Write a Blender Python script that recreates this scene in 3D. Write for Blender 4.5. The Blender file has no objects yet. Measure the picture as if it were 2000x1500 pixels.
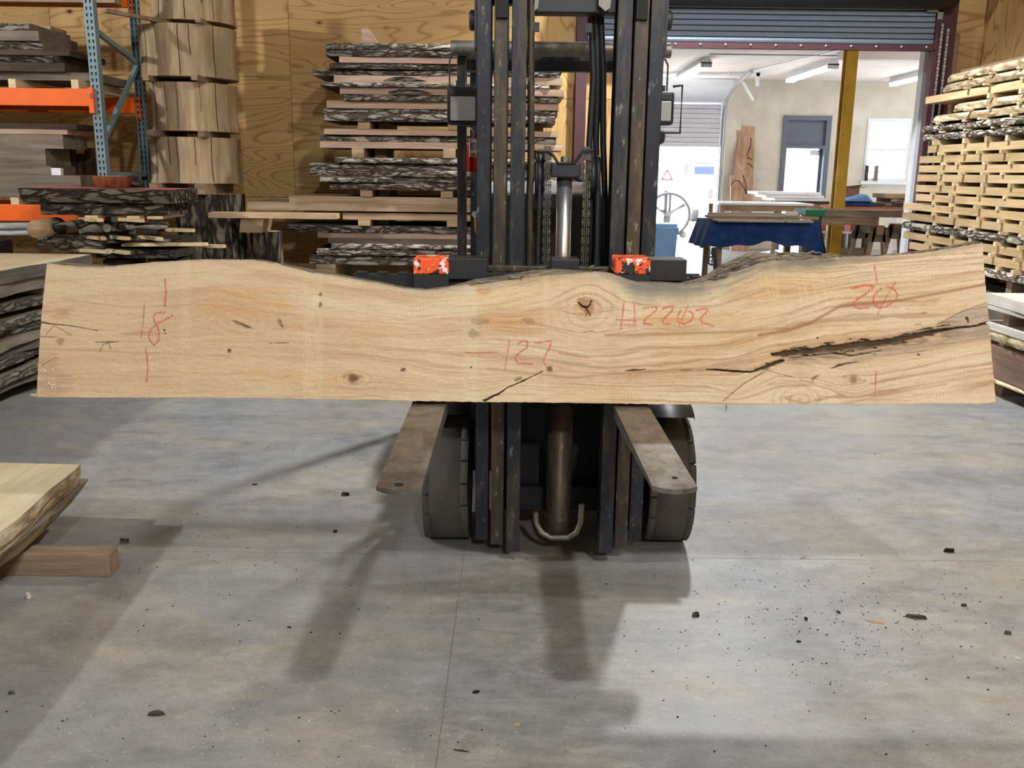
import bpy, math, random
import numpy as np
from mathutils import Vector, Matrix
SC = bpy.context.scene
COL = SC.collection
R = math.radians
# ------------------------------------------------------------------ camera
FPX, H, TH, ROLL = 1800.0, 1.52, R(13.0), 0.0126
c_, s_ = math.cos(TH), math.sin(TH)
F0 = Vector((0, c_, -s_)); U0 = Vector((0, s_, c_)); R0 = Vector((1, 0, 0))
RT = R0*math.cos(ROLL) + U0*math.sin(ROLL)
UP = -R0*math.sin(ROLL) + U0*math.cos(ROLL)
cam = bpy.data.cameras.new('camera'); cam.sensor_width = 36.0; cam.lens = 36.0*FPX/2000; cam.clip_end = 300
co = bpy.data.objects.new('camera', cam); COL.objects.link(co)
m3 = Matrix((RT, UP, -F0)).transposed()
co.matrix_world = Matrix.Translation((0, 0, H)) @ m3.to_4x4()
SC.camera = co
# ------------------------------------------------------------------ world, lights, exposure
wd = bpy.data.worlds.new('world'); SC.world = wd; wd.use_nodes = True
bg = wd.node_tree.nodes['Background']; bg.inputs[0].default_value = (0.86, 0.93, 1.0, 1); bg.inputs[1].default_value = 5.0
SC.view_settings.view_transform = 'Standard'; SC.view_settings.look = 'None'
SC.view_settings.gamma = 1.0; SC.view_settings.use_curve_mapping = False
SC.view_settings.exposure = 1.05
def lamp(name, loc, watts, radius=0.13, col=(.97, .99, 1.0), kind='POINT'):
    l = bpy.data.lights.new(name, kind); l.energy = watts; l.color = col
    l.shadow_soft_size = radius
    o = bpy.data.objects.new(name, l); o.location = loc; COL.objects.link(o); return o
lamp('high_bay_light', (1.8, 0.0, 5.3), 340)
bl_ = lamp('high_bay_light', (1.7, 8.0, 5.3), 780, .13, (.97, .99, 1.0), 'SPOT'); bl_.data.spot_size = R(112); bl_.data.spot_blend = .55
lamp('high_bay_light', (1.3, -5.6, 5.3), 560)
lamp('high_bay_light', (-8.2, 2.4, 5.3), 680)
sun = bpy.data.lights.new('sun', 'SUN'); sun.energy = 7; sun.angle = R(.6); sun.color = (1, .96, .9)
so = bpy.data.objects.new('sun', sun); COL.objects.link(so); so.rotation_euler = (R(-28), R(22), 0)

# ------------------------------------------------------------------ pixel helpers (2000x1500 frame)
def ray(px, py):
    return F0 + RT*((px-1000)/FPX) - UP*((py-750)/FPX)
def W(px, py, Y):
    d = ray(px, py); t = Y/d.y; return Vector((0, 0, H)) + d*t
def WX(px, py, X):
    d = ray(px, py); t = X/d.x; return Vector((0, 0, H)) + d*t
def WZ(px, py, Z=0.0):
    d = ray(px, py); t = (Z-H)/d.z; return Vector((0, 0, H)) + d*t

# ------------------------------------------------------------------ mesh builder
class MB:
    def __init__(s): s.v = []; s.f = []; s.sm = []
    def add(s, vs, fs, smooth=False):
        b = len(s.v); s.v += [tuple(p) for p in vs]; s.f += [tuple(b+i for i in q) for q in fs]; s.sm += [smooth]*len(fs); return s
    def box(s, x0, x1, y0, y1, z0, z1):
        return s.add([(x, y, z) for z in (z0, z1) for y in (y0, y1) for x in (x0, x1)],
                     [(0, 2, 3, 1), (4, 5, 7, 6), (0, 1, 5, 4), (2, 6, 7, 3), (0, 4, 6, 2), (1, 3, 7, 5)])
    def bar(s, p, q, w, h, up=(0, 0, 1)):
        p = Vector(p); q = Vector(q); d = (q-p).normalized(); up = Vector(up)
        if abs(d.dot(up)) > .98: up = Vector((0, 1, 0))
        a = d.cross(up).normalized(); b = a.cross(d)
        vs = [c + a*(i*w/2) + b*(j*h/2) for c in (p, q) for j in (-1, 1) for i in (-1, 1)]
        return s.add(vs, [(0, 2, 3, 1), (4, 5, 7, 6), (0, 1, 5, 4), (2, 6, 7, 3), (0, 4, 6, 2), (1, 3, 7, 5)])
    def tube(s, path, r, n=8, cap=True):
        P = [Vector(p) for p in path]; rings = []; up = None
        for i, p in enumerate(P):
            d = ((P[i+1]-p) if i < len(P)-1 else (p-P[i-1])).normalized()
            if 0 < i < len(P)-1: d = (d + (p-P[i-1]).normalized()).normalized()
            if up is None: up = Vector((0, 0, 1)) if abs(d.z) < .9 else Vector((1, 0, 0))
            a = d.cross(up).normalized(); up = a.cross(d)
            rr = r[i] if isinstance(r, (list, tuple)) else r
            rings.append([p + (a*math.cos(t) + up*math.sin(t))*rr for t in [2*math.pi*k/n for k in range(n)]])
        vs = [v for g in rings for v in g]
        fs = [(i*n+k, i*n+(k+1) % n, (i+1)*n+(k+1) % n, (i+1)*n+k) for i in range(len(P)-1) for k in range(n)]
        s.add(vs, fs, True)
        if cap: s.add(rings[0], [tuple(range(n))[::-1]]); s.add(rings[-1], [tuple(range(n))])
        return s
    def lathe(s, prof, c, axis='Z', n=32, smooth=True, a0=0.0, a1=2*math.pi):
        c = Vector(c); full = a1-a0 > 6.28; m = n if full else n+1
        vs = []
        for r, h in prof:
            for k in range(m):
                t = a0+(a1-a0)*k/n; x, y = r*math.cos(t), r*math.sin(t)
                o = {'Z': (x, y, h), 'X': (h, x, y), 'Y': (x, h, y)}[axis]; vs.append(c+Vector(o))
        fs = []
        for i in range(len(prof)-1):
            for k in range(n):
                k2 = (k+1) % m if full else k+1
                fs.append((i*m+k, i*m+k2, (i+1)*m+k2, (i+1)*m+k))
        return s.add(vs, fs, smooth)
    def prism(s, poly, lo, hi, axis='Z'):
        def P(a, b, h): return {'Z': (a, b, h), 'X': (h, a, b), 'Y': (a, h, b)}[axis]
        n = len(poly); vs = [P(a, b, lo) for a, b in poly] + [P(a, b, hi) for a, b in poly]
        fs = [(k, (k+1) % n, n+(k+1) % n, n+k) for k in range(n)] + [tuple(range(n))[::-1], tuple(range(n, 2*n))]
        return s.add(vs, fs)
    def grid(s, rows, smooth=True, closed=False):
        n = len(rows[0]); vs = [p for r in rows for p in r]; e = n if closed else n-1
        fs = [(i*n+k, i*n+(k+1) % n, (i+1)*n+(k+1) % n, (i+1)*n+k) for i in range(len(rows)-1) for k in range(e)]
        return s.add(vs, fs, smooth)
WL = {}
def wloc(o): return WL.get(o.name, Vector((0, 0, 0)))
def tag(o, label=None, cat=None, group=None, kind=None):
    if label: o['label'] = label
    if cat: o['category'] = cat
    if group: o['group'] = group
    if kind: o['kind'] = kind
    return o
def obj(name, mb, mt, parent=None, loc=None, bevel=0, label=None):
    me = bpy.data.meshes.new(name)
    if parent is not None: base = wloc(parent)
    elif loc is not None: base = Vector(loc)
    else:
        a = np.array(mb.v); base = Vector(((a[:, 0].min()+a[:, 0].max())/2, (a[:, 1].min()+a[:, 1].max())/2, a[:, 2].min()))
    me.from_pydata([(v[0]-base.x, v[1]-base.y, v[2]-base.z) for v in mb.v], [], mb.f)
    me.polygons.foreach_set('use_smooth', mb.sm); me.update()
    if mt is not None: me.materials.append(mt)
    o = bpy.data.objects.new(name, me); COL.objects.link(o)
    if parent is not None: o.parent = parent; WL[o.name] = base.copy()
    else: o.location = base; WL[o.name] = base.copy()
    if bevel:
        b = o.modifiers.new('bevel', 'BEVEL'); b.width = bevel; b.segments = 2; b.limit_method = 'ANGLE'
    if label: o['label'] = label
    return o
def thing(name, label, cat, loc, group=None, kind=None):
    o = bpy.data.objects.new(name, None); COL.objects.link(o); o.location = loc; o.empty_display_size = .1
    WL[o.name] = Vector(loc); return tag(o, label, cat, group, kind)
def inst(src, loc, label, cat, group=None):
    o = src.copy(); COL.objects.link(o); o.location = loc; WL[o.name] = Vector(loc)
    return tag(o, label, cat, group)
ORD = 'topmost second third fourth fifth sixth seventh eighth ninth tenth eleventh twelfth thirteenth fourteenth fifteenth sixteenth seventeenth eighteenth nineteenth twentieth twenty-first twenty-second twenty-third twenty-fourth twenty-fifth twenty-sixth twenty-seventh twenty-eighth twenty-ninth thirtieth thirty-first thirty-second thirty-third thirty-fourth thirty-fifth'.split()
rng = random.Random(7)

# ------------------------------------------------------------------ materials
def srgb(r, g, b):
    f = lambda c: (c/255/12.92) if c/255 <= .04045 else ((c/255+.055)/1.055)**2.4
    return (f(r), f(g), f(b), 1)
def nd(nt, t, ins=None, **at):
    n = nt.nodes.new('ShaderNode'+t)
    for k, v in at.items(): setattr(n, k, v)
    for k, v in (ins or {}).items():
        s = n.inputs[k]
        if isinstance(v, bpy.types.NodeSocket): nt.links.new(v, s)
        else: s.default_value = v
    return n
def mix(nt, f, a, b, blend='MIX'):
    n = nt.nodes.new('ShaderNodeMix'); n.data_type = 'RGBA'; n.blend_type = blend
    for i, v in ((0, f), (6, a), (7, b)):
        if isinstance(v, bpy.types.NodeSocket): nt.links.new(v, n.inputs[i])
        else: n.inputs[i].default_value = v
    return n.outputs[2]
def ramp(nt, f, stops, interp='LINEAR'):
    n = nt.nodes.new('ShaderNodeValToRGB'); cr = n.color_ramp; cr.interpolation = interp
    while len(cr.elements) < len(stops): cr.elements.new(.5)
    for e, (p, c) in zip(cr.elements, stops):
        e.position = p; e.color = c if isinstance(c, tuple) else (c, c, c, 1)
    nt.links.new(f, n.inputs[0]); return n.outputs[0]
def ma(nt, op, a, b=0.0, clamp=False):
    n = nd(nt, 'Math', {0: a, 1: b}, operation=op); n.use_clamp = clamp; return n.outputs[0]
def newmat(name):
    m = bpy.data.materials.new(name); m.use_nodes = True; nt = m.node_tree; nt.nodes.clear(); return m, nt
def fin(nt, col, rough=.7, metal=0.0, bump=None, bs=.3, bd=.01, spec=.5, extra=None):
    b = nt.nodes.new('ShaderNodeBsdfPrincipled')
    d = {'Base Color': col, 'Roughness': rough, 'Metallic': metal, 'Specular IOR Level': spec}
    d.update(extra or {})
    for k, v in d.items():
        if isinstance(v, bpy.types.NodeSocket): nt.links.new(v, b.inputs[k])
        else: b.inputs[k].default_value = v
    if bump is not None:
        bn = nd(nt, 'Bump', {'Height': bump, 'Strength': bs, 'Distance': bd}); nt.links.new(bn.outputs[0], b.inputs['Normal'])
    o = nt.nodes.new('ShaderNodeOutputMaterial'); nt.links.new(b.outputs[0], o.inputs[0])
def pos(nt, scale=(1, 1, 1), jitter=True, rot=(0, 0, 0)):
    g = nd(nt, 'NewGeometry').outputs['Position']
    if jitter:
        r = nd(nt, 'ObjectInfo').outputs['Random']; k = ma(nt, 'MULTIPLY', r, 37.0)
        g = nd(nt, 'VectorMath', {0: g, 1: nd(nt, 'CombineXYZ', {0: k, 1: k, 2: k}).outputs[0]}, operation='ADD').outputs[0]
    return nd(nt, 'Mapping', {'Vector': g, 'Scale': scale, 'Rotation': rot}).outputs[0]
def noise(nt, vec, scale, detail=4, rough=.55, dist=0.0):
    return nd(nt, 'TexNoise', {'Vector': vec, 'Scale': scale, 'Detail': detail, 'Roughness': rough, 'Distortion': dist}).outputs[0]
def plain(name, col, rough=.6, metal=0.0, var=.12, sc=6.0, spec=.5):
    m, nt = newmat(name); n = noise(nt, pos(nt), sc, 5)
    c = mix(nt, 1.0, col, ramp(nt, n, [(.25, 1-var*2), (.75, 1+var)]), 'MULTIPLY')
    fin(nt, c, rough, metal, n, .08, .004, spec); return m
def wood(name, light, dark, axis='X', fine=22, rough=.75, knots=True, grey=None, var=.35):
    m, nt = newmat(name)
    st = {'X': (.07, 1, 1), 'Y': (1, .07, 1), 'Z': (1, 1, .07)}[axis]
    p = pos(nt, st); n1 = noise(nt, p, fine, 5, .6, .8); n2 = noise(nt, pos(nt, tuple(.35 + .65*(k == 1) for k in st)), 3.2, 3)
    c = mix(nt, ramp(nt, n1, [(.3, 0.0), (.7, 1.0)]), dark, light)
    c = mix(nt, ma(nt, 'MULTIPLY', ramp(nt, n2, [(.4, 0.0), (.68, 1.0)]), .6), c, tuple(x*.62 for x in dark[:3])+(1,) if grey is None else grey)
    r = nd(nt, 'ObjectInfo').outputs['Random']
    c = mix(nt, 1.0, c, ramp(nt, r, [(0.0, 1-var*.8), (1.0, 1+var*.35)]), 'MULTIPLY')
    fin(nt, c, rough, 0, n1, .25, .004, .25); return m
def bark(name, stops, axis='X', sc=16, bs=1.0):
    m, nt = newmat(name)
    st = {'X': (.34, 1, 1.15), 'Y': (1, .34, 1.15), 'Z': (1, 1, .34)}[axis]
    p = pos(nt, st, True, {'X': (0, R(16), 0), 'Y': (R(-16), 0, 0), 'Z': (R(6), 0, 0)}[axis]); w = noise(nt, p, 5, 4)
    pv = nd(nt, 'VectorMath', {0: p, 1: nd(nt, 'TexNoise', {'Vector': p, 'Scale': 7.0, 'Detail': 3.0}).outputs['Color']}, operation='MULTIPLY_ADD')
    pv.inputs[1].default_value = (1, 1, 1)
    q = nd(nt, 'VectorMath', {0: nd(nt, 'TexNoise', {'Vector': p, 'Scale': 6.0, 'Detail': 4.0}).outputs['Color'], 1: (.28, .28, .28), 2: p}, operation='MULTIPLY_ADD').outputs[0]
    v = nd(nt, 'TexVoronoi', {'Vector': q, 'Scale': float(sc)}, feature='DISTANCE_TO_EDGE').outputs[0]
    n2 = noise(nt, p, 38, 5, .65)
    h = ma(nt, 'ADD', ma(nt, 'MULTIPLY', ma(nt, 'MINIMUM', v, .22), 2.6), ma(nt, 'MULTIPLY', n2, .5))
    c = ramp(nt, ma(nt, 'ADD', ma(nt, 'MULTIPLY', h, .8), ma(nt, 'MULTIPLY', w, .3)), stops)
    r = nd(nt, 'ObjectInfo').outputs['Random']
    c = mix(nt, 1.0, c, ramp(nt, r, [(0.0, .6), (1.0, 1.15)]), 'MULTIPLY')
    fin(nt, c, .9, 0, h, bs, .03, .15); return m
def metal_worn(name, base, worn, amount=.5, rough=.5, metallic=.3, sc=(9, 9, 3), wcol2=None):
    m, nt = newmat(name); p = pos(nt, sc, False)
    n = noise(nt, p, 1.0, 8, .7, .4); n2 = noise(nt, pos(nt, (40, 40, 14), False), 1.0, 4, .7)
    f = ramp(nt, ma(nt, 'ADD', ma(nt, 'MULTIPLY', n, .75), ma(nt, 'MULTIPLY', n2, .25)), [(.62-amount*.25, 0.0), (.72-amount*.1, 1.0)])
    c = mix(nt, f, base, worn)
    if wcol2: c = mix(nt, ramp(nt, n2, [(.62, 0.0), (.7, 1.0)]), c, wcol2)
    fin(nt, c, ramp(nt, n, [(.3, rough-.12), (.7, rough+.2)]), metallic, n2, .12, .003); return m
M = {}
M['saw_pink_x'] = wood('sawn walnut edge', srgb(208, 182, 160), srgb(168, 134, 112), 'X')
M['saw_pale_x'] = wood('pale sawn wood', srgb(206, 180, 145), srgb(160, 128, 98), 'X')
M['saw_grey_x'] = wood('weathered grey wood', srgb(150, 137, 120), srgb(104, 92, 80), 'X')
M['saw_dark_x'] = wood('dark aged wood', srgb(92, 78, 64), srgb(52, 42, 34), 'X')
M['tan_y'] = wood('tan sawn board', srgb(226, 200, 156), srgb(190, 158, 114), 'Y', var=.25)
M['grey_y'] = wood('grey weathered slab', srgb(150, 140, 124), srgb(104, 94, 82), 'Y')
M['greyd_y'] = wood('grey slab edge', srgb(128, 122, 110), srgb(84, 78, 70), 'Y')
M['pink_y'] = wood('brown pink beam', srgb(178, 148, 128), srgb(134, 104, 88), 'Y')
M['pale_y'] = wood('pale sanded slab top', srgb(232, 216, 184), srgb(206, 180, 140), 'Y', var=.1)
M['white_y'] = wood('bleached slab', srgb(232, 226, 216), srgb(196, 188, 176), 'Y', var=.1)
M['stick'] = wood('pale spacer stick', srgb(236, 216, 176), srgb(206, 180, 134), 'Y', var=.3)
M['stick_x'] = wood('pale long stick', srgb(232, 212, 170), srgb(196, 170, 124), 'X', var=.35)
M['block'] = wood('sawn timber block', srgb(200, 176, 138), srgb(150, 122, 90), 'X', var=.3)
M['oak'] = wood('rough oak timber', srgb(176, 152, 128), srgb(128, 104, 84), 'X', fine=34)
M['bark_x'] = bark('rough bark', [(.12, srgb(24, 20, 17)), (.4, srgb(78, 68, 59)), (.62, srgb(128, 116, 104)), (.9, srgb(178, 168, 156))], 'X')
M['bark_y'] = bark('pale rough bark', [(.12, srgb(34, 28, 22)), (.4, srgb(104, 92, 78)), (.62, srgb(164, 150, 132)), (.9, srgb(226, 218, 206))], 'Y')
M['bark_yd'] = bark('grey mottled bark', [(.12, srgb(30, 28, 26)), (.4, srgb(82, 78, 70)), (.62, srgb(116, 111, 101)), (.9, srgb(150, 144, 132))], 'Y')
M['bark_dk'] = bark('dark bark', [(.15, srgb(14, 12, 11)), (.45, srgb(52, 44, 38)), (.7, srgb(92, 82, 72)), (.95, srgb(140, 130, 118))], 'X', 13)
M['bark_z'] = bark('stump bark', [(.15, srgb(18, 16, 14)), (.45, srgb(66, 58, 50)), (.7, srgb(120, 108, 92)), (.95, srgb(170, 156, 130))], 'Z', 9)
M['edge_y'] = bark('live edge with cambium', [(.1, srgb(96, 78, 56)), (.4, srgb(168, 146, 112)), (.7, srgb(208, 190, 156)), (.95, srgb(226, 212, 184))], 'Y', 7, .5)
M['log_z'] = wood('debarked log', srgb(212, 186, 148), srgb(160, 134, 104), 'Z', 16, .8, grey=srgb(120, 98, 80), var=.15)
M['frame_black'] = metal_worn('mast paint', srgb(41, 43, 49), srgb(88, 80, 66), .5, .42, .35, (12, 12, 2.2), srgb(120, 118, 112))
M['rail_worn'] = metal_worn('worn rail steel', srgb(64, 60, 55), srgb(110, 92, 66), .62, .45, .55, (14, 14, 2.0), srgb(150, 146, 138))
M['black'] = plain('black paint', srgb(40, 41, 43), .5, .1)
M['black_dk'] = plain('dark chassis', srgb(12, 12, 13), .7)
M['rubber'] = plain('dusty tyre rubber', srgb(76, 73, 67), .85, 0, .14, 14)
M['chrome'] = plain('chrome rod', srgb(235, 236, 236), .24, .9, .02)
M['steel_cap'] = metal_worn('grimy cast steel', srgb(122, 118, 110), srgb(164, 158, 146), .6, .5, .6)
M['chain'] = metal_worn('oily chain', srgb(92, 88, 80), srgb(140, 122, 90), .45, .4, .7, (20, 20, 8))
M['red'] = plain('extinguisher red', srgb(176, 20, 28), .3, 0, .05)
M['orange'] = plain('rack orange', srgb(252, 108, 20), .45, 0, .06)
M['rack_blue'] = plain('rack blue grey', srgb(126, 150, 156), .45, .1, .1)
M['maroon'] = plain('red oxide primer steel', srgb(74, 40, 46), .55, .1, .1)
M['dark_hole'] = plain('dark slot', srgb(10, 10, 10), .9)
M['white_paint'] = plain('white trim paint', srgb(226, 230, 236), .5, 0, .04)
M['yellow'] = plain('yellow column paint', srgb(196, 152, 28), .5, 0, .12)
M['ceil'] = plain('white ceiling board', srgb(236, 226, 222), .8, 0, .05, 2)
M['slat'] = plain('blue grey slat paint', srgb(124, 138, 156), .45, .2, .05)
M['door_white'] = plain('sectional door white', srgb(214, 214, 220), .5, .1, .04)
M['door_grey'] = plain('door frame grey paint', srgb(98, 106, 120), .5, 0, .05)
M['cloth_blue'] = plain('navy moving blanket', srgb(30, 62, 116), .95, 0, .2, 9)
M['cloth_pale'] = plain('faded blue blanket', srgb(112, 152, 204), .95, 0, .2, 9)
M['bin'] = plain('blue plastic tub', srgb(150, 198, 250), .4, 0, .04)
M['room_dark'] = plain('dark unseen wall', srgb(92, 90, 88), .9)
M['grey_mdf'] = plain('primed grey panel', srgb(176, 166, 154), .7, 0, .06)
M['pink_top'] = plain('red wax sealed top', srgb(206, 100, 98), .7, 0, .15, 5)
M['green_end'] = plain('green end sealer', srgb(22, 122, 92), .6, 0, .1)
M['white'] = plain('white object paint', srgb(238, 238, 240), .5, 0, .03)
M['joint'] = plain('dusty joint', srgb(150, 130, 104), .9)
M['card'] = plain('brown cardboard', srgb(166, 130, 98), .8)
M['terracotta'] = plain('rust brown board', srgb(176, 92, 52), .7)
M['pink'] = plain('pink foam board', srgb(240, 160, 164), .7)
M['mint'] = plain('mint board', srgb(176, 224, 214), .7)
M['galv'] = plain('galvanised steel', srgb(184, 188, 192), .35, .7, .06)
M['asphalt'] = plain('pale concrete yard', srgb(204, 202, 196), .9, 0, .05, 1)
def _mk():
    m, nt = newmat('fork steel'); p = pos(nt, (9, 6, 9), False)
    n = noise(nt, p, 1.0, 8, .7, .5); n2 = noise(nt, pos(nt, (60, 30, 60), False), 1.0, 6, .75)
    c = mix(nt, ramp(nt, n, [(.38, 0.0), (.62, 1.0)]), srgb(110, 104, 95), srgb(150, 147, 141))
    c = mix(nt, ramp(nt, n2, [(.52, 0.0), (.75, .5)]), c, srgb(186, 184, 178))
    fin(nt, c, ramp(nt, n, [(.3, .52), (.7, .4)]), .9, n2, .1, .002); M['fork'] = m
    m, nt = newmat('peeling orange paint'); p = pos(nt, (1, 1, 1), False)
    n = noise(nt, p, 24, 4, .6, .6); n2 = noise(nt, p, 32, 3, .6)
    c = mix(nt, ramp(nt, n, [(.4, 0.0), (.43, 1.0)]), srgb(40, 38, 38), srgb(246, 92, 34))
    c = mix(nt, ramp(nt, n2, [(.57, 0.0), (.6, 1.0)]), c, srgb(232, 230, 226))
    c = mix(nt, ramp(nt, noise(nt, p, 48, 3), [(.6, 0.0), (.62, 1.0)]), c, srgb(34, 32, 32))
    fin(nt, c, .6, 0, n, .3, .003); M['peel'] = m
    # plywood, horizontal and vertical grain
    for key, ax in (('ply_h', (.42, 1, 2.3)), ('ply_v', (2.3, 2.3, .42))):
        m, nt = newmat('pine plywood '+key); p = pos(nt, ax)
        n = noise(nt, p, .85, 2.2, .45, .35)
        ln = ma(nt, 'SINE', ma(nt, 'MULTIPLY', n, 185.0))
        f2 = tuple(12/x if x < 1 else 60*x/2.3 for x in ax)
        fb = noise(nt, pos(nt, (8, 60, 140) if key == 'ply_h' else (140, 140, 8)), 1.0, 3)
        c = mix(nt, ramp(nt, ln, [(.0, .0), (.7, .15), (1.0, .9)]), srgb(208, 174, 116), srgb(164, 118, 66))
        c = mix(nt, ma(nt, 'MULTIPLY', ramp(nt, fb, [(.3, 0.0), (.7, 1.0)]), .35), c, srgb(184, 146, 92))
        n3 = noise(nt, p, .5, 2); c = mix(nt, ma(nt, 'MULTIPLY', ramp(nt, n3, [(.35, 1.0), (.65, 0.0)]), .45), c, srgb(150, 110, 66))
        pk = pos(nt, (1.0, 1.0, 1.7) if key == 'ply_h' else (1.7, 1.7, 1.0))
        v = nd(nt, 'TexVoronoi', {'Vector': pk, 'Scale': 2.1}, feature='F1').outputs[0]
        c = mix(nt, ramp(nt, v, [(.05, .8), (.13, 0.0)]), c, srgb(126, 78, 36))
        c = mix(nt, ramp(nt, v, [(.038, 1.0), (.05, 0.0)]), c, srgb(46, 26, 14))
        fin(nt, c, .7, 0, fb, .08, .002, .25); M[key] = m
    # concrete
    m, nt = newmat('dusty polished concrete'); p = pos(nt, (1, 1, 1), False)
    n = noise(nt, p, .9, 6, .6, .3); nb = noise(nt, pos(nt, (1, 1.5, 1), False), 1.5, 8, .68, .5); nf = noise(nt, p, 60, 4, .7)
    c = mix(nt, ramp(nt, n, [(.35, 0.0), (.65, 1.0)]), srgb(138, 142, 147), srgb(154, 151, 144))
    c = mix(nt, ramp(nt, nb, [(.47, 0.0), (.68, .62)]), c, srgb(168, 157, 134))
    c = mix(nt, ramp(nt, noise(nt, pos(nt, (1, 1.7, 1), False), 2.4, 7, .72), [(.48, 0.0), (.66, .65)]), c, srgb(114, 116, 117))
    # grimy tyre track down the middle, in front of the truck
    sx = nd(nt, 'SeparateXYZ', {0: nd(nt, 'NewGeometry').outputs['Position']})
    d = ma(nt, 'ABSOLUTE', ma(nt, 'SUBTRACT', sx.outputs[0], .1))
    tr = ma(nt, 'MULTIPLY', ramp(nt, d, [(.2, 1.0), (.75, 0.0)]), ramp(nt, sx.outputs[1], [(.0, 1.0), (.9, 1.0), (1.0, 1.0)]))
    c = mix(nt, ma(nt, 'MULTIPLY', ma(nt, 'MULTIPLY', tr, ramp(nt, noise(nt, pos(nt, (1, 3.0, 1), False), 7, 6, .7), [(.36, 0.0), (.6, 1.0)])), .5), c, srgb(104, 104, 98))
    vr = nd(nt, 'TexVoronoi', {'Vector': pos(nt, (1, 1.6, 1), False), 'Scale': 26.0}, feature='F1').outputs[0]
    lug = ma(nt, 'MULTIPLY', ma(nt, 'MULTIPLY', ramp(nt, vr, [(.28, 0.0), (.36, 1.0), (.5, 0.0)]), tr), ramp(nt, noise(nt, p, 3, 3), [(.5, 0.0), (.62, 1.0)]))
    c = mix(nt, ma(nt, 'MULTIPLY', lug, .45), c, srgb(92, 92, 88))
    c = mix(nt, ma(nt, 'MULTIPLY', ramp(nt, nf, [(.35, 1.0), (.6, 0.0)]), .16), c, srgb(112, 106, 96))
    ng = noise(nt, pos(nt, (1, 1.3, 1), False), 230, 3, .7); c = mix(nt, 1.0, c, ramp(nt, ng, [(.3, .84), (.7, 1.13)]), 'MULTIPLY')
    ns = noise(nt, pos(nt, (1, 1, 1), False), 110, 2); c = mix(nt, ramp(nt, ns, [(.66, 0.0), (.7, .6)]), c, srgb(88, 74, 58))
    ns2 = noise(nt, pos(nt, (1, 1, 1), True), 95, 1); c = mix(nt, ramp(nt, ns2, [(.72, 0.0), (.75, .6)]), c, srgb(214, 202, 178))
    cl = nd(nt, 'TexNoise', {'Vector': pos(nt, (1, 1.6, 1), False), 'Scale': 9.0, 'Detail': 8.0, 'Roughness': .75}).outputs[0]
    c = mix(nt, 1.0, c, ramp(nt, cl, [(.3, .78), (.7, 1.14)]), 'MULTIPLY')
    fin(nt, c, ramp(nt, cl, [(.3, .34), (.7, .52)]), 0, nf, .12, .003, .5); M['concrete'] = m
    # painted block
    m, nt = newmat('cream painted block'); p = pos(nt, (1, 1, 1), False); n = noise(nt, p, 3, 6)
    fin(nt, ramp(nt, n, [(.3, srgb(202, 194, 178)), (.7, srgb(220, 214, 200))]), .8, 0, noise(nt, p, 40, 3), .3, .004); M['cmu'] = m
    m, nt = newmat('lamp lens'); p = pos(nt, (1, 1, 1), False)
    b = nd(nt, 'TexBrick', {'Vector': nd(nt, 'Mapping', {'Vector': p, 'Rotation': (R(90), 0, 0), 'Scale': (1, 1, 1)}).outputs[0], 'Scale': 60.0, 'Mortar Size': .04}).outputs[1]
    fin(nt, mix(nt, b, srgb(206, 208, 204), srgb(120, 124, 122)), .2, .35, b, .6, .004); M['lens'] = m
    m, nt = newmat('tube lamp'); e = nd(nt, 'Emission', {'Color': (1, .98, .94, 1), 'Strength': 8.0}); o = nd(nt, 'OutputMaterial'); nt.links.new(e.outputs[0], o.inputs[0]); M['tube'] = m
    m, nt = newmat('window glass'); fin(nt, (1, 1, 1, 1), .02, 0, None, extra={'Transmission Weight': 1.0, 'IOR': 1.1}); M['glass'] = m
    m, nt = newmat('slab wood surface'); a = nd(nt, 'Attribute', attribute_name='grain').outputs['Color']
    n = noise(nt, pos(nt, (6, 60, 60), False), 6.0, 4, .7)
    c = mix(nt, 1.0, a, ramp(nt, n, [(.3, .93), (.7, 1.05)]), 'MULTIPLY')
    fin(nt, c, .62, 0, n, .12, .0015, .3); M['slab'] = m
    m, nt = newmat('slab live edge'); p = pos(nt, (2.2, 14, 14), False); n = noise(nt, p, 5.0, 6, .7, .6)
    fin(nt, ramp(nt, n, [(.32, srgb(58, 50, 42)), (.46, srgb(118, 106, 90)), (.6, srgb(152, 138, 116)), (.75, srgb(182, 168, 142))]), .85, 0, n, .9, .012, .2); M['wane'] = m
_mk()
# ------------------------------------------------------------------ the setting
YB, XR = 10.0, 4.78
CJX, CJY = -.187, 3.49
fl = obj('floor', MB().box(-12, 9.5, -8, 19.7, -.2, -.003), M['joint'], loc=(0, 0, 0)); tag(fl, kind='structure')
gx = [-12, CJX-5.2, CJX, CJX+5.2, 9.5]; gy = [-8, CJY-5.4, CJY, CJY+5.4, CJY+10.8, 19.7]
for i in range(4):
    for j in range(5):
        obj('concrete_panel', MB().box(gx[i]+.0016, gx[i+1]-.0016, gy[j]+.0016, gy[j+1]-.0016, -.1, 0), M['concrete'], fl)
wb = obj('wall_back', MB().box(-12, 1.32, YB+.02, YB+.2, 0, 6.2).box(1.32, 4.55, YB+.02, YB+.2, 2.95, 6.2).box(4.55, 9.5, YB+.02, YB+.2, 0, 6.2), M['ply_h'], loc=(0, YB, 0)); tag(wb, kind='structure')
def panel(x0, x1, z0, z1, key='ply_h', y=YB): obj('plywood_panel', MB().box(x0+.002, x1-.002, y, y+.019, z0+.002, z1-.002), M[key], wb, bevel=.0015)
sx = -2.33
for x0, x1 in ((sx-4.88, sx-2.44), (sx-2.44, sx)):
    for z0, z1 in ((0, 1.22), (1.22, 2.44), (2.44, 4.88)): panel(x0, x1, z0, z1)
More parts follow.
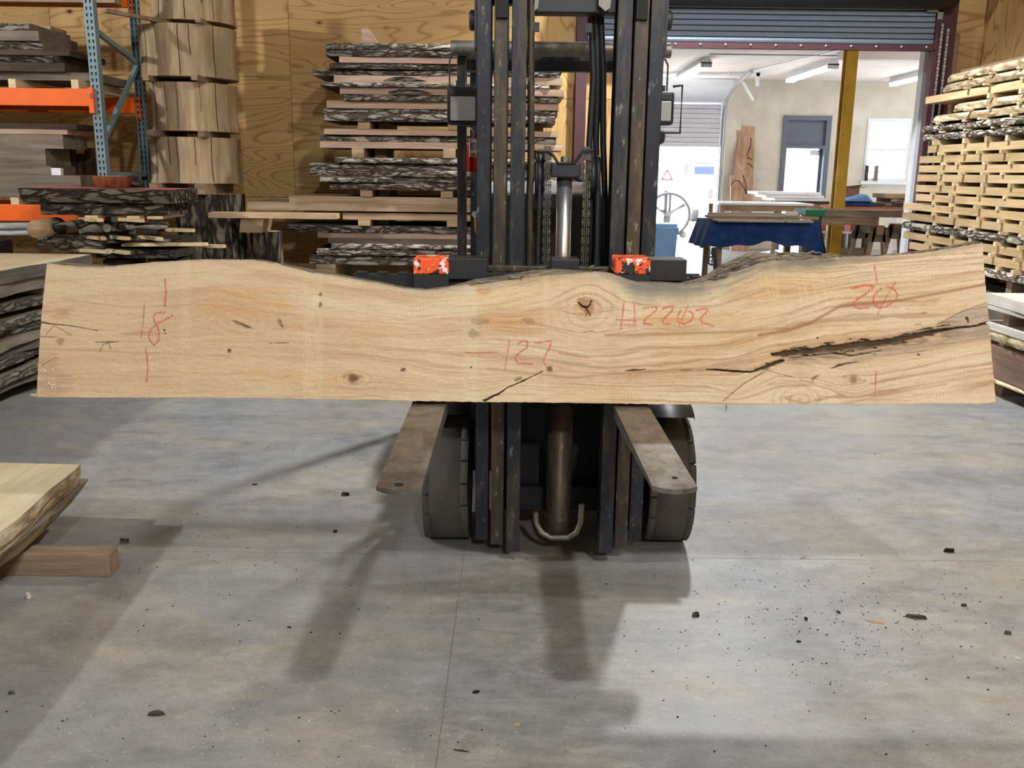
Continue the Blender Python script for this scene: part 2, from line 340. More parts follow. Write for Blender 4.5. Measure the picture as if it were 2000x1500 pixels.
for z0, z1 in ((0, 1.22), (1.22, 3.66), (3.66, 4.88)): panel(sx, .02, z0, z1)
for z0, z1 in ((0, 2.26), (2.26, 4.7)): panel(.02, 1.32, z0, z1, 'ply_v')
wr = obj('wall_right', MB().box(XR, XR+.15, -8, YB+.02, 0, 6.2), M['ply_v'], loc=(XR, 0, 0)); tag(wr, kind='structure')
for k in range(3):
    obj('plywood_panel', MB().box(XR-.019, XR, YB-.06-1.22*(k+1)+.002, YB-.06-1.22*k-.002, 0.01, 2.44), M['ply_v'], wr)
    obj('plywood_panel', MB().box(XR-.019, XR, YB-.06-1.22*(k+1)+.002, YB-.06-1.22*k-.002, 2.445, 4.88), M['ply_v'], wr)
tag(obj('wall_left', MB().box(-12.15, -12, -8, YB+.2, 0, 6.2), M['room_dark'], loc=(-12, 0, 0)), kind='structure')
tag(obj('wall_rear', MB().box(-12, 9.5, -8.15, -8, 0, 6.2), M['room_dark'], loc=(0, -8, 0)), kind='structure')
tag(obj('ceiling', MB().box(-12.2, 9.6, -8.2, YB+.2, 6.2, 6.3), M['room_dark'], loc=(0, 0, 6.2)), kind='structure')
# steel columns beside the roll-up door
for nm, (a, b) in (('trim_1', (1122, 1143)), ('trim_2', (1812, 1846))):
    p, q = W(a, 250, 9.86), W(b, 250, 9.86)
    zt = 6.2
    xa, xb = p.x, q.x
    mb = MB().box(xa, xb, 9.86, 9.875, 0, zt).box(xa, xb, 9.98, 9.995, 0, zt).box((xa+xb)/2-.008, (xa+xb)/2+.008, 9.875, 9.98, 0, zt)
    tag(obj(nm, mb, M['maroon'], loc=((xa+xb)/2, 9.9, 0)), kind='structure')
xj0, xj1 = W(1786, 240, 10.3).x, W(1806, 240, 10.3).x
tag(obj('trim_3', MB().box(xj0, xj1, 10.22, 10.34, 0, 3.0), M['white_paint'], loc=(xj0, 10.3, 0)), kind='structure')
# roll-up door: curtain slats, bottom bar, hood
rd = thing('door_1', None, None, (2.6, 9.8, 0), kind='structure')
zb = W(1600, 98, 9.82).z; zt = W(1600, 19, 9.82).z
xl, xr = .72, W(1826, 60, 9.82).x
ns = 6; hs = (zt-zb-.06)/ns
for k in range(ns+3):
    z0 = zb+.06+hs*k
    prof = [(9.80, z0+.004), (9.795, z0+.012), (9.79, z0+hs*.5), (9.795, z0+hs-.008), (9.805, z0+hs-.003), (9.815, z0+hs*.5)]
    obj('slat', MB().prism(prof, xl, xr, 'X'), M['slat'], rd)
obj('slat_gap_shade', MB().box(xl, xr, 9.818, 9.826, zb+.05, zt+.25), M['black'], rd)  # black sheet added behind the slats so their gaps look shaded
bb = obj('bottom_bar', MB().box(xl, xr, 9.785, 9.83, zb, zb+.058).box(xl, xr, 9.76, 9.83, zb, zb+.012), M['maroon'], rd)
for k in range(14):
    x = xl+.12+(xr-xl-.2)*k/13
    obj('bolt', MB().lathe([(0, -.012), (.012, -.01), (.014, 0)], (x, 9.785, zb+.036), 'Y', 8), M['galv'], bb)
obj('door_guide', MB().box(xr-.02, xr+.05, 9.76, 9.86, 0, zt+.1), M['maroon'], rd)
obj('hood', MB().lathe([(.0, xl-.1), (.27, xl-.1), (.27, xr+.1), (0, xr+.1)], (0, 9.72, zt+.27), 'X', 24), M['black'], rd)
obj('guide_bracket', MB().box(xr-.13, xr+.03, 9.74, 9.78, zt-.02, zt+.03).box(xr-.02, xr+.03, 9.74, 9.78, zt-.09, zt), M['steel_cap'], rd)
# chains hanging by the right column
for k, (px, yt) in enumerate(((1842, 40), (1853, 50))):
    p = W(px, yt, 9.7); mb = MB()
    for j in range(40):
        z = p.z-.03-j*.034
        mb.bar((p.x-(.4-p.z+2.9)*.0, 9.7, z), (p.x, 9.7, z-.028), .012 if j % 2 else .02, .02 if j % 2 else .012)
    c = obj('hoist_chain', mb, M['galv'], loc=(p.x, 9.7, p.z-1.4))
    tag(c, ['steel pull chain hanging next to maroon door column', 'second steel pull chain, farther from the maroon column'][k], 'chain', 'door pull chains')
# ---- back shop shell
YF = 19.5; ZC = 3.38
wf = thing('wall_far', None, None, (5, YF, 0), kind='structure')
def seg(x0, x1, z0, z1, t=.25): obj('wall_section', MB().box(x0, x1, YF, YF+t, z0, z1), M['cmu'], wf)
gx0, gx1 = .6, W(1404, 300, YF).x; gz = W(1350, 205, YF).z
dx0, dx1 = W(1525, 300, YF).x, W(1618, 300, YF).x; dz = W(1570, 226, YF).z
vx0, vx1 = W(1690, 290, YF).x, W(1774, 290, YF).x; vz0, vz1 = W(1735, 354, YF).z, W(1735, 231, YF).z
seg(-4, gx0, 0, ZC); seg(gx0, gx1, gz+.35, ZC); seg(gx1, dx0, 0, ZC); seg(dx0, dx1, dz, ZC); seg(dx1, vx0, 0, ZC)
seg(vx0, vx1, 0, vz0); seg(vx0, vx1, vz1, ZC); seg(vx1, 10.5, 0, ZC)
mb = MB()   # mortar beds of the painted block
for k in range(1, 17):
    z = .2032*k
    for a, b in ((gx1, dx0), (dx1, vx0), (vx1, 10.5)):
        if not (a == dx1 and False): mb.box(a, b, YF-.004, YF, z-.004, z+.004)
for k in range(16):
    for j in range(34):
        x = gx1+.4064*j+(.2 if k % 2 else 0)
        z = .2032*k
        if x < 10 and not (dx0-.1 < x < dx1+.1) and not (vx0-.1 < x < vx1+.1): mb.box(x-.003, x+.003, YF-.004, YF, z, z+.2)
jo = obj('block_joints', mb, M['cmu'], wf); jo['kind'] = 'stuff'
tag(obj('wall_side', MB().box(10.4, 10.6, YB+.2, YF+.25, 0, ZC), M['cmu'], loc=(10.5, 15, 0)), kind='structure')
tag(obj('wall_partition', MB().box(-4.2, -4, YB+.2, YF+.25, 0, ZC), M['cmu'], loc=(-4, 15, 0)), kind='structure')
tag(obj('ceiling_back', MB().box(-4.2, 10.6, YB+.2, YF+.3, ZC, ZC+.1), M['ceil'], loc=(3, 15, ZC)), kind='structure')
# pilaster
px0, px1 = W(1418, 250, YF-.1).x, W(1447, 250, YF-.1).x
tag(obj('trim_4', MB().box(px0, px1, YF-.12, YF, 0, ZC), M['cmu'], loc=(px0, YF, 0)), kind='structure')
# sectional garage door, half open
gd = thing('door_2', None, None, (2.6, YF, 0), kind='structure')
zg = W(1350, 287, YF-.1).z; zg1 = W(1350, 203, YF-.1).z
n = 9; h = (zg1-zg)/n
for k in range(n):
    obj('door_slat', MB().prism([(YF-.12, zg+h*k+.004), (YF-.13, zg+h*k+h*.5), (YF-.12, zg+h*(k+1)-.004), (YF-.08, zg+h*(k+1)), (YF-.08, zg+h*k)], gx0, gx1-.03, 'X'), M['door_white'], gd)
for k in range(5):
    a = .12+.2*k; y = YF-.12-.26*k; z = zg1+.05+.07*k
    obj('door_section', MB().bar((gx0, y, z), (gx0+ (gx1-gx0)-.03, y, z), .03, .27, (0, -.9, .35)), M['door_white'], gd)
obj('door_track', MB().tube([(gx1+.02, YF-.14, 0), (gx1+.02, YF-.14, zg1-.25), (gx1+.02, YF-.2, zg1-.05), (gx1+.02, YF-.4, zg1+.12), (gx1+.02, YF-1.0, zg1+.3), (gx1+.02, YF-2.2, zg1+.42)], .035, 8), M['galv'], gd)
obj('door_jamb', MB().box(gx1-.02, gx1+.1, YF-.06, YF+.27, 0, gz+.35), M['white_paint'], gd)
tag(obj('trim_5', MB().bar((gx1+.35, YF-1.35, ZC), (gx1+.35, YF-1.35, zg1+.25), .06, .06).bar((gx1-.2, YF-1.35, ZC-.04), (gx1+.45, YF-1.35, ZC-.04), .06, .06).bar((gx1+.3, YF-1.35, ZC-.5), (gx1, YF-1.35, ZC-.06), .04, .04), M['white_paint'], loc=(gx1, YF-1.3, 2.6)), kind='structure')
# door with grey transom
dd = thing('door_3', None, None, ((dx0+dx1)/2, YF, 0), kind='structure')
zh = W(1570, 287, YF).z
obj('door_frame', MB().box(dx0, dx0+.1, YF-.05, YF+.2, 0, dz).box(dx1-.1, dx1, YF-.05, YF+.2, 0, dz).box(dx0+.1, dx1-.1, YF-.05, YF+.2, dz-.09, dz).box(dx0+.1, dx1-.1, YF-.05, YF+.2, zh-.03, zh+.03), M['door_grey'], dd)
obj('transom_panel', MB().box(dx0+.1, dx1-.1, YF+.03, YF+.07, zh+.03, dz-.09), M['door_grey'], dd)
dl = obj('door_leaf', MB().box(dx1-.15, dx1-.1, YF+.1, YF+1.0, .02, zh-.03), M['door_grey'], dd)
obj('door_closer', MB().box(dx1-.34, dx1-.15, YF+.12, YF+.18, zh-.16, zh-.06), M['galv'], dd)
# window
wn = thing('window_1', None, None, ((vx0+vx1)/2, YF, vz0), kind='structure')
obj('window_frame', MB().box(vx0, vx0+.06, YF-.02, YF+.1, vz0, vz1).box(vx1-.06, vx1, YF-.02, YF+.1, vz0, vz1).box(vx0+.06, vx1-.06, YF-.02, YF+.1, vz1-.07, vz1).box(vx0+.06, vx1-.06, YF-.02, YF+.1, vz0, vz0+.06).box(vx0+.06, vx1-.06, YF+.02, YF+.08, (vz0+vz1)/2-.02, (vz0+vz1)/2+.03), M['white_paint'], wn)
obj('window_sill', MB().box(vx0-.06, vx1+.06, YF-.1, YF+.02, vz0-.06, vz0), M['white_paint'], wn)
obj('pane', MB().box(vx0+.06, vx1-.06, YF+.04, YF+.046, vz0+.06, (vz0+vz1)/2-.02), M['glass'], wn)
obj('pane', MB().box(vx0+.06, vx1-.06, YF+.04, YF+.046, (vz0+vz1)/2+.03, vz1-.07), M['glass'], wn)
for k, (a, b, t) in enumerate(((1689, 1694, 'dark'), (1706, 1713, 'pale'))):
    p, q = W(a, 352, YF-.06), W(b, 352, YF-.06)
    tag(obj('wood_offcut', MB().box(p.x, q.x, YF-.08, YF-.04, vz0, W(a, 323, YF-.06).z), M['saw_dark_x'] if k == 0 else M['saw_grey_x']), f'{t} short wood offcut standing on the window sill', 'offcut', 'offcuts on the window sill')
# yellow steel column
p, q = W(1651, 200, 14.0), W(1667, 200, 14.0)
pxl, pxr = p.x-.03, q.x+.01
tag(obj('trim_6', MB().box(pxl, pxr, 14.0, 14.02, 0, ZC).box(pxl, pxr, 14.16, 14.18, 0, ZC).box((pxl+pxr)/2-.01, (pxl+pxr)/2+.01, 14.02, 14.16, 0, ZC).box(pxl-.04, pxr+.04, 13.96, 14.22, 0, .02), M['yellow'], loc=(pxl, 14, 0)), kind='structure')
# ceiling beam right of the yellow column
tag(obj('trim_7', MB().box(pxr+.05, 10.4, 14.9, 15.1, ZC-.12, ZC), M['ceil'], loc=(7, 15, ZC-.12)), kind='structure')
tag(obj('trim_8', MB().tube([(3.0, 15.1, ZC-.05), (3.0+2.4, 15.1, ZC-.05)], .012, 6).tube([(5.35, 12.2, ZC-.04), (4.2, 17.4, ZC-.04), (gx1+.3, YF-.4, ZC-.06)], .012, 6), M['galv'], loc=(4, 15, ZC-.06)), kind='structure')
# fluorescent fittings
for k, (x, y0, lab) in enumerate(((3.12, 15.9, 'twin tube ceiling light nearest the half open garage door'), (5.2, 15.9, 'twin tube ceiling light left of the yellow column'), (7.35, 16.4, 'ceiling light cut by the white door jamb, right of yellow column'))):
    t = thing('tube_light', lab, 'ceiling light', (x, y0, ZC-.17), 'tube lights in the back shop')
    obj('housing', MB().prism([(x-.1, ZC-.1), (x+.1, ZC-.1), (x+.05, ZC), (x-.05, ZC)], y0, y0+2.44, 'Y'), M['white_paint'], t)
    for s in (-.055, .055): obj('tube', MB().tube([(x+s, y0+.03, ZC-.125), (x+s, y0+2.41, ZC-.125)], .02, 8), M['tube'], t)
    for y in (y0, y0+2.4): obj('end_cap', MB().box(x-.09, x+.09, y, y+.035, ZC-.16, ZC-.08), M['galv'], t)
# ------------------------------------------------------------------ the figured slab on the forks
BETA = R(8.0); YS = 3.02
zb0 = W(1000, 786, YS).z
P0 = np.array((0, YS, zb0)); TV = np.array((0, math.sin(BETA), math.cos(BETA))); NV_ = np.array((0, -math.cos(BETA), math.sin(BETA)))
f0, u0, r0 = np.array(F0), np.array(UP), np.array(RT)
def plane_pts(px, py, off=0.0):
    d = f0 + r0*((px[..., None]-1000)/FPX) - u0*((py[..., None]-750)/FPX)
    o = np.array((0, 0, H)); t = ((P0 + NV_*off - o) @ NV_)/(d @ NV_)
    return o + d*t[..., None]
nrs = np.random.RandomState(5)
def vnoise(u, v, seed):
    rs = np.random.RandomState(seed); L = rs.rand(256, 256)
    iu, iv = np.floor(u).astype(int), np.floor(v).astype(int); fu, fv = u-iu, v-iv
    fu = fu*fu*(3-2*fu); fv = fv*fv*(3-2*fv)
    g = lambda a, b: L[a % 256, b % 256]
    return (g(iu, iv)*(1-fu)+g(iu+1, iv)*fu)*(1-fv)+(g(iu, iv+1)*(1-fu)+g(iu+1, iv+1)*fu)*fv
def fbm(u, v, seed, o=4):
    s = 0; a = .5
    for k in range(o): s = s+a*vnoise(u*2**k, v*2**k, seed+k*13); a *= .5
    return s/(1-.5**o)
I = lambda pts: (np.array([p[0] for p in pts], float), np.array([p[1] for p in pts], float))
TOPF = I([(60, 513), (93, 513), (110, 516), (150, 520), (200, 521), (240, 518), (300, 512), (350, 509), (400, 507), (460, 507), (500, 508), (540, 514), (575, 523), (610, 532), (660, 538), (690, 544), (740, 553), (790, 563), (830, 567), (860, 564), (885, 559), (905, 556), (940, 554), (980, 549), (1020, 543), (1060, 538), (1100, 535), (1130, 533), (1160, 531), (1178, 531), (1197, 535), (1225, 545), (1250, 552), (1275, 555), (1300, 553), (1335, 555), (1363, 551), (1385, 547), (1402, 541), (1425, 534), (1450, 526), (1480, 514), (1510, 508), (1550, 504), (1600, 504), (1650, 501), (1700, 500), (1755, 497), (1790, 494), (1825, 489), (1860, 484), (1895, 478), (1919, 473), (1960, 470)])
TOPB = I([(60, 510), (93, 510), (200, 517), (300, 509), (400, 504), (500, 505), (575, 520), (660, 535), (740, 550), (790, 560), (830, 563), (877, 557), (905, 550), (925, 544), (960, 540), (985, 537), (1010, 531), (1050, 525), (1085, 523), (1130, 526), (1160, 528), (1178, 528), (1197, 532), (1225, 542), (1250, 549), (1300, 549), (1335, 551), (1363, 546), (1385, 538), (1400, 530), (1415, 519), (1440, 508), (1471, 493), (1496, 491), (1517, 496), (1545, 493), (1566, 490), (1590, 496), (1615, 497), (1650, 497), (1678, 498), (1720, 497), (1790, 491), (1860, 481), (1919, 470), (1960, 467)])
BOT = I([(60, 776), (185, 777), (300, 777), (500, 778), (700, 781), (900, 785), (980, 785.5), (1100, 787), (1300, 790), (1500, 789.5), (1800, 789), (1915, 789), (1928, 788), (1940, 786), (1948, 784)])
LEFT = ([513, 565, 630, 690, 767, 780], [92, 86, 80, 76, 72, 72]); RIGHT = ([473, 517, 572, 632, 677, 727, 777, 790], [1919, 1921.5, 1926.5, 1932, 1936, 1940, 1944, 1944])
NU, NVV = 1500, 228
S_, T_ = np.meshgrid(np.linspace(0, 1, NU), np.linspace(0, 1, NVV))
ua = 82+(1932-82)*S_
jag = lambda u, a, s: a*(fbm(u/9, u*0+.5, s, 3)-.5)
top = np.interp(ua, *TOPF)+jag(ua, 3, 3); bot = np.interp(ua, *BOT)+jag(ua, 2.2, 4)
V = top+(bot-top)*T_
xl = np.interp(V, *LEFT)+1.2*(fbm(V/7, V*0, 9)-.5); xr_ = np.interp(V, *RIGHT)+2.0*(fbm(V/8, V*0, 11)-.5)
U = xl+(xr_-xl)*S_
top = np.interp(U, *TOPF)+jag(U, 3, 3); bot = np.interp(U, *BOT)+jag(U, 2.2, 4)
V = top+(bot-top)*T_
# grain field: values carried along hand-read streamlines of the figure
SL = [(I([(60, 575), (300, 570), (420, 555), (560, 575), (700, 590), (800, 605), (900, 600), (1000, 590), (1100, 560), (1160, 548), (1220, 575), (1300, 585), (1400, 582), (1500, 555), (1600, 555), (1720, 535), (1920, 520)]), 60),
      (I([(60, 640), (300, 645), (430, 610), (520, 640), (650, 650), (800, 655), (900, 645), (1050, 640), (1150, 652), (1300, 640), (1420, 645), (1540, 615), (1620, 590), (1720, 590), (1820, 580), (1930, 560)]), 125),
      (I([(60, 690), (300, 690), (550, 671), (700, 690), (830, 700), (950, 710), (1080, 722), (1200, 726), (1400, 722), (1500, 700), (1600, 680), (1700, 668), (1800, 650), (1935, 630)]), 185),
      (I([(60, 735), (300, 735), (480, 735), (560, 745), (650, 730), (760, 742), (900, 760), (1000, 745), (1120, 745), (1250, 752), (1380, 752), (1440, 770), (1520, 732), (1590, 742), (1640, 745), (1720, 728), (1940, 690)]), 232)]
ys = [top]+[np.interp(U, *s[0]) for s in SL]+[bot]; gs = [0]+[s[1] for s in SL]+[285]
KN = [(1143, 600, 46, 30), (625, 590, 16, 9), (470, 628, 34, 14), (545, 628, 20, 10), (205, 672, 30, 8), (690, 739, 34, 13), (788, 722, 14, 6), (1072, 722, 26, 12), (448, 684, 14, 5), (1668, 741, 34, 14), (1572, 772, 55, 26), (1240, 726, 40, 7), (1335, 724, 30, 4), (118, 667, 22, 8), (1630, 738, 30, 10), (960, 648, 30, 6)]
V2 = V.copy()
for kx, ky, w, a in KN:
    dx, dy = U-kx, V-ky
    V2 = V2 - np.sign(dy)*a*np.exp(-(dx/w)**2)*np.exp(-np.abs(dy)/(a*1.6))*(1-np.exp(-np.abs(dy)/3))
G = np.zeros_like(V)
for k in range(len(ys)-1):
    w = (V2 >= ys[k]) & ((V2 < ys[k+1]) | (k == len(ys)-2)); G[w] = (gs[k]+(gs[k+1]-gs[k])*(V2-ys[k])/(np.maximum(ys[k+1]-ys[k], 4)))[w]
G[V2 < ys[0]] = 0
sm0 = lambda x, a, b: np.clip((x-a)/(b-a), 0, 1)
warp = (fbm(U/240, G/40, 21, 4)-.5)*(22+10*sm0(U, 1250, 1500))+(fbm(U/60, G/18, 31, 3)-.5)*5
Gw = G+warp
sm = lambda x, a, b: np.clip((x-a)/(b-a), 0, 1)**2*(3-2*np.clip((x-a)/(b-a), 0, 1))
lines = fbm(U/330, Gw/4.2, 41, 3); fine = fbm(U/46, Gw/1.5, 51, 3); broad = fbm(U/190, Gw/22, 61, 3); wide = fbm(U/120, V/60, 71, 3)
def sl(*c): return np.array(srgb(*c)[:3])
sm = lambda x, a, b: np.clip((x-a)/(b-a), 0, 1)**2*(3-2*np.clip((x-a)/(b-a), 0, 1))
C = np.ones(V.shape+(3,))*sl(214, 191, 156)
def blend(m, col): 
    global C
    C = C*(1-m[..., None])+np.array(col)*m[..., None]
heart = sm(G+18*(broad-.5), 62, 92)*(1-sm(G+14*(broad-.5), 232, 262))
blend(heart*.7, sl(206, 177, 142))
blend(sm(broad, .48, .72)*.5, sl(190, 156, 116))
blend(sm(broad, .5, .25)*.4, sl(220, 200, 164))
blend(sm(wide, .55, .78)*.35, sl(204, 166, 110))
rgt_ = .6+.5*sm(U, 950, 1250)
blend(sm(lines, .54, .72)*.55*rgt_, sl(164, 128, 92))
blend(sm(lines, .42, .25)*.35*rgt_, sl(226, 208, 172))
blend(sm(fine, .56, .8)*.3, sl(158, 124, 90))
left = sm(U, 900, 250); blend(left*.5, sl(198, 170, 138))
def spot(x, y, rx, ry, col, k, nz=.5, seed=80):
    d = ((U-x)/rx)**2+((V-y)/ry)**2; n = fbm(U/70, Gw/5, seed+int(x) % 17, 4)
    blend(np.clip((1.25-d)*1.1, 0, 1)*np.clip(2.6*n-.75, 0, 1)*k, col)
def ell(x, y, rx, ry, ang, col, k, soft=.35):
    a = R(ang); dx, dy = U-x, V-y; p = dx*math.cos(a)+dy*math.sin(a); q = -dx*math.sin(a)+dy*math.cos(a)
    d = np.sqrt((p/rx)**2+(q/ry)**2)+.9*(fbm(U/7, V/4, 83, 3)-.5); blend(np.clip((1-d)/soft, 0, 1)*k, col)
for a in ((480, 590, 110, 34, (206, 150, 82), .55), (1000, 622, 80, 26, (198, 140, 84), .6), (1020, 640, 60, 14, (192, 132, 78), .5), (945, 566, 16, 12, (196, 130, 76), .6), (960, 590, 60, 18, (210, 166, 104), .4), (340, 758, 60, 10, (206, 148, 82), .6), (600, 735, 160, 24, (216, 168, 104), .4), (110, 606, 34, 18, (176, 126, 96), .65), (100, 740, 44, 40, (158, 132, 118), .6), (90, 700, 30, 30, (170, 132, 106), .5), (1310, 622, 80, 14, (198, 146, 80), .5), (1430, 620, 70, 16, (196, 146, 84), .5), (1480, 565, 60, 26, (206, 158, 96), .45), (1560, 545, 90, 30, (208, 162, 96), .4), (1400, 640, 120, 8, (170, 138, 100), .45), (1540, 632, 60, 8, (150, 134, 112), .5), (1690, 575, 60, 22, (204, 158, 98), .35), (280, 652, 50, 4, (150, 92, 54), .55), (1600, 660, 220, 26, (190, 146, 106), .35), (720, 640, 200, 20, (200, 152, 104), .35), (1240, 740, 180, 8, (180, 130, 84), .35)):
    spot(a[0], a[1], a[2], a[3], sl(*a[4]), a[5])
# grey-blue sap stain along the live edge, sticker ghosts, cross ripple
td = V-top
sap = np.interp(U, [0, 700, 800, 900, 1000, 1150, 1200, 1240, 1400, 1500, 1600, 1680, 1760, 1950], [.08, .08, .25, .3, .3, .25, .5, .85, .8, .8, .8, .6, .3, .3])
sw = np.interp(U, [0, 700, 1200, 1240, 1320, 1420, 1500, 1640, 1700, 1950], [12, 14, 20, 40, 36, 34, 30, 26, 14, 10])
blend(np.clip(1.3-td/sw, 0, 1)*np.clip(sap*1.15, 0, .95)*np.clip(fbm(U/50, td/7, 91, 3)*2.0, 0, 1), sl(122, 117, 106))
blend(np.clip(1-td/5, 0, 1)*.5, sl(140, 122, 98))
for x0, x1, k, c in ((592, 630, .26, (226, 208, 172)), (905, 932, .3, (220, 210, 186)), (1192, 1210, .22, (176, 160, 134)), (1060, 1072, .2, (226, 204, 160)), (352, 372, .16, (226, 206, 168)), (1375, 1400, .2, (200, 182, 150)), (1470, 1520, .2, (226, 196, 146))):
    blend(sm(U, x0-3, x0+3)*(1-sm(U, x1-3, x1+3))*k*np.clip(-.1+1.6*fbm(U/5, V/26, 95, 3), 0, 1), sl(*c))
rip = np.sin(2*np.pi*(U+.12*V+14*fbm(U/45, V/30, 97, 3))/5.9)
ra = np.clip(sm(fbm(U/90, V/45, 99, 2), .42, .68)+.25*sm(U, 300, 120), 0, 1)
C *= (1+.05*np.clip(ra*1.3-.15, 0, 1)*rip)[..., None]
for x in (1128, 1136, 1150, 1160, 1172, 1560, 1572, 1590, 1610, 1500, 1508, 1518): blend(np.exp(-((U-x-(V-560)*(-.12 if x < 1200 else .18))/1.8)**2)*np.clip(1-np.abs(V-572)/(30 if x < 1200 else 42), 0, 1)*.35, sl(236, 206, 150))
# dark curved growth lines
for pts, w, k in (([(1480, 655), (1540, 645), (1585, 630), (1640, 598), (1700, 592), (1760, 586), (1840, 572), (1926, 555)], 3, .85), ([(1180, 655), (1300, 652), (1450, 648), (1540, 640)], 3, .6), ([(950, 720), (1120, 738), (1200, 730), (1280, 725), (1400, 722), (1450, 724)], 2.4, .45), ([(1700, 750), (1760, 738), (1850, 722), (1938, 710)], 2.5, .5), ([(1560, 742), (1590, 748), (1605, 765), (1590, 780)], 2, .5), ([(1500, 752), (1550, 745), (1580, 755), (1585, 775)], 2, .4), ([(75, 680), (300, 690), (450, 695)], 2, .3), ([(120, 585), (250, 600), (420, 595)], 1.6, .3), ([(1640, 790), (1760, 765), (1850, 750)], 2, .35)):
    yy = np.interp(U, *I(pts)); inn = (U > pts[0][0]) & (U < pts[-1][0]) if pts[-1][0] > pts[-2][0] else (U > pts[0][0]) & (U < 1606)
    blend(np.exp(-((V-yy)/w)**2)*inn*k, sl(148, 104, 66))
for cx_, cy_, rx, ry, k in ((1562, 782, 62, 44, .38), (1150, 604, 74, 58, .3), (465, 628, 70, 40, .2), (1668, 741, 40, 26, .22), (690, 741, 60, 30, .2)):
    q_ = np.hypot((U-cx_)/rx, (V-cy_)/ry)+.22*(fbm(U/40, V/24, 161, 3)-.5); blend(np.clip(1.15-q_, 0, 1)**.7*sm(np.sin(q_*24), .2, .9)*k, sl(156, 118, 80))
# knots
ell(1146, 597, 24, 19, 20, sl(158, 112, 82), .8, .4); ell(1143, 612, 30, 22, 0, sl(190, 140, 96), .35, .6)
ell(690, 739, 13, 8, 15, sl(74, 52, 40), .95); ell(690, 739, 20, 13, 15, sl(146, 100, 68), .5); ell(788, 722, 6, 4, 0, sl(96, 66, 50), .9); ell(1073, 720, 8, 6, 20, sl(92, 66, 48), .85)
ell(462, 622, 30, 7, 25, sl(206, 176, 136), .6, .6); ell(480, 636, 20, 3, 25, sl(140, 112, 82), .6, .6); ell(470, 633, 22, 4, 22, sl(118, 92, 66), .65); ell(547, 632, 12, 3.5, 60, sl(120, 90, 62), .7); ell(626, 575, 4, 6, 0, sl(98, 76, 56), .75); ell(626, 595, 4, 9, 10, sl(96, 74, 54), .75); ell(118, 667, 11, 7, -20, sl(150, 116, 86), .7)
ell(448, 684, 5, 5, 0, sl(72, 56, 46), .9); ell(1668, 741, 8, 8, 0, sl(120, 94, 66), .85); ell(1668, 741, 15, 14, 0, sl(178, 136, 94), .4); ell(1592, 737, 12, 4, -35, sl(110, 76, 48), .8); ell(1012, 740, 10, 4, -20, sl(100, 78, 60), .7)
ell(1708, 692, 3, 2.2, 0, sl(50, 36, 28), 1); ell(1794, 693, 3, 2.2, 0, sl(50, 36, 28), 1); ell(920, 717, 3, 2, 0, sl(60, 44, 34), 1); ell(938, 627, 20, 8, 0, sl(140, 112, 84), .5); ell(1030, 626, 14, 8, 15, sl(150, 112, 82), .6)
ell(925, 652, 14, 10, 0, sl(130, 108, 84), .5); ell(321, 645, 2.6, 1.8, 0, sl(60, 44, 36), 1); ell(323, 651, 2.4, 1.8, 0, sl(60, 44, 36), 1); ell(1597, 660, 3, 2.4, 0, sl(60, 44, 36), 1)
# weathered grey zone round the long split
up_ = np.interp(U, *I([(1500, 694), (1540, 684), (1700, 664), (1820, 640), (1860, 618), (1932, 590)])); lo_ = np.interp(U, *I([(1500, 706), (1560, 712), (1680, 706), (1800, 690), (1870, 668), (1934, 664)]))
wz = sm(U, 1490, 1560)*sm(V, up_-4, up_+3)*(1-sm(V, lo_-8, lo_+6)); blend(wz*.65*np.clip(.3+fbm(U/30, Gw/3, 103, 3)*1.1, 0, 1), sl(162, 142, 120))
blend(wz*sm(fbm(U/60, Gw/2.5, 105, 3), .5, .66)*.6, sl(112, 92, 72))
blend(sm(U, 1850, 1880)*wz*.5, sl(176, 156, 142))
for x, y in ((85, 721), (88, 724), (103, 722), (105, 751), (101, 752), (109, 757), (96, 748), (102, 757)): ell(x, y, 2, 1.6, 0, sl(232, 222, 206), 1)
for a, b in (((105, 636), (90, 653)), ((108, 636), (139, 655))):
    t = np.clip(((U-a[0])*(b[0]-a[0])+(V-a[1])*(b[1]-a[1]))/((b[0]-a[0])**2+(b[1]-a[1])**2), 0, 1); d = np.hypot(U-a[0]-t*(b[0]-a[0]), V-a[1]-t*(b[1]-a[1])); blend(np.clip(2-d, 0, 1)*.7, sl(158, 124, 92))
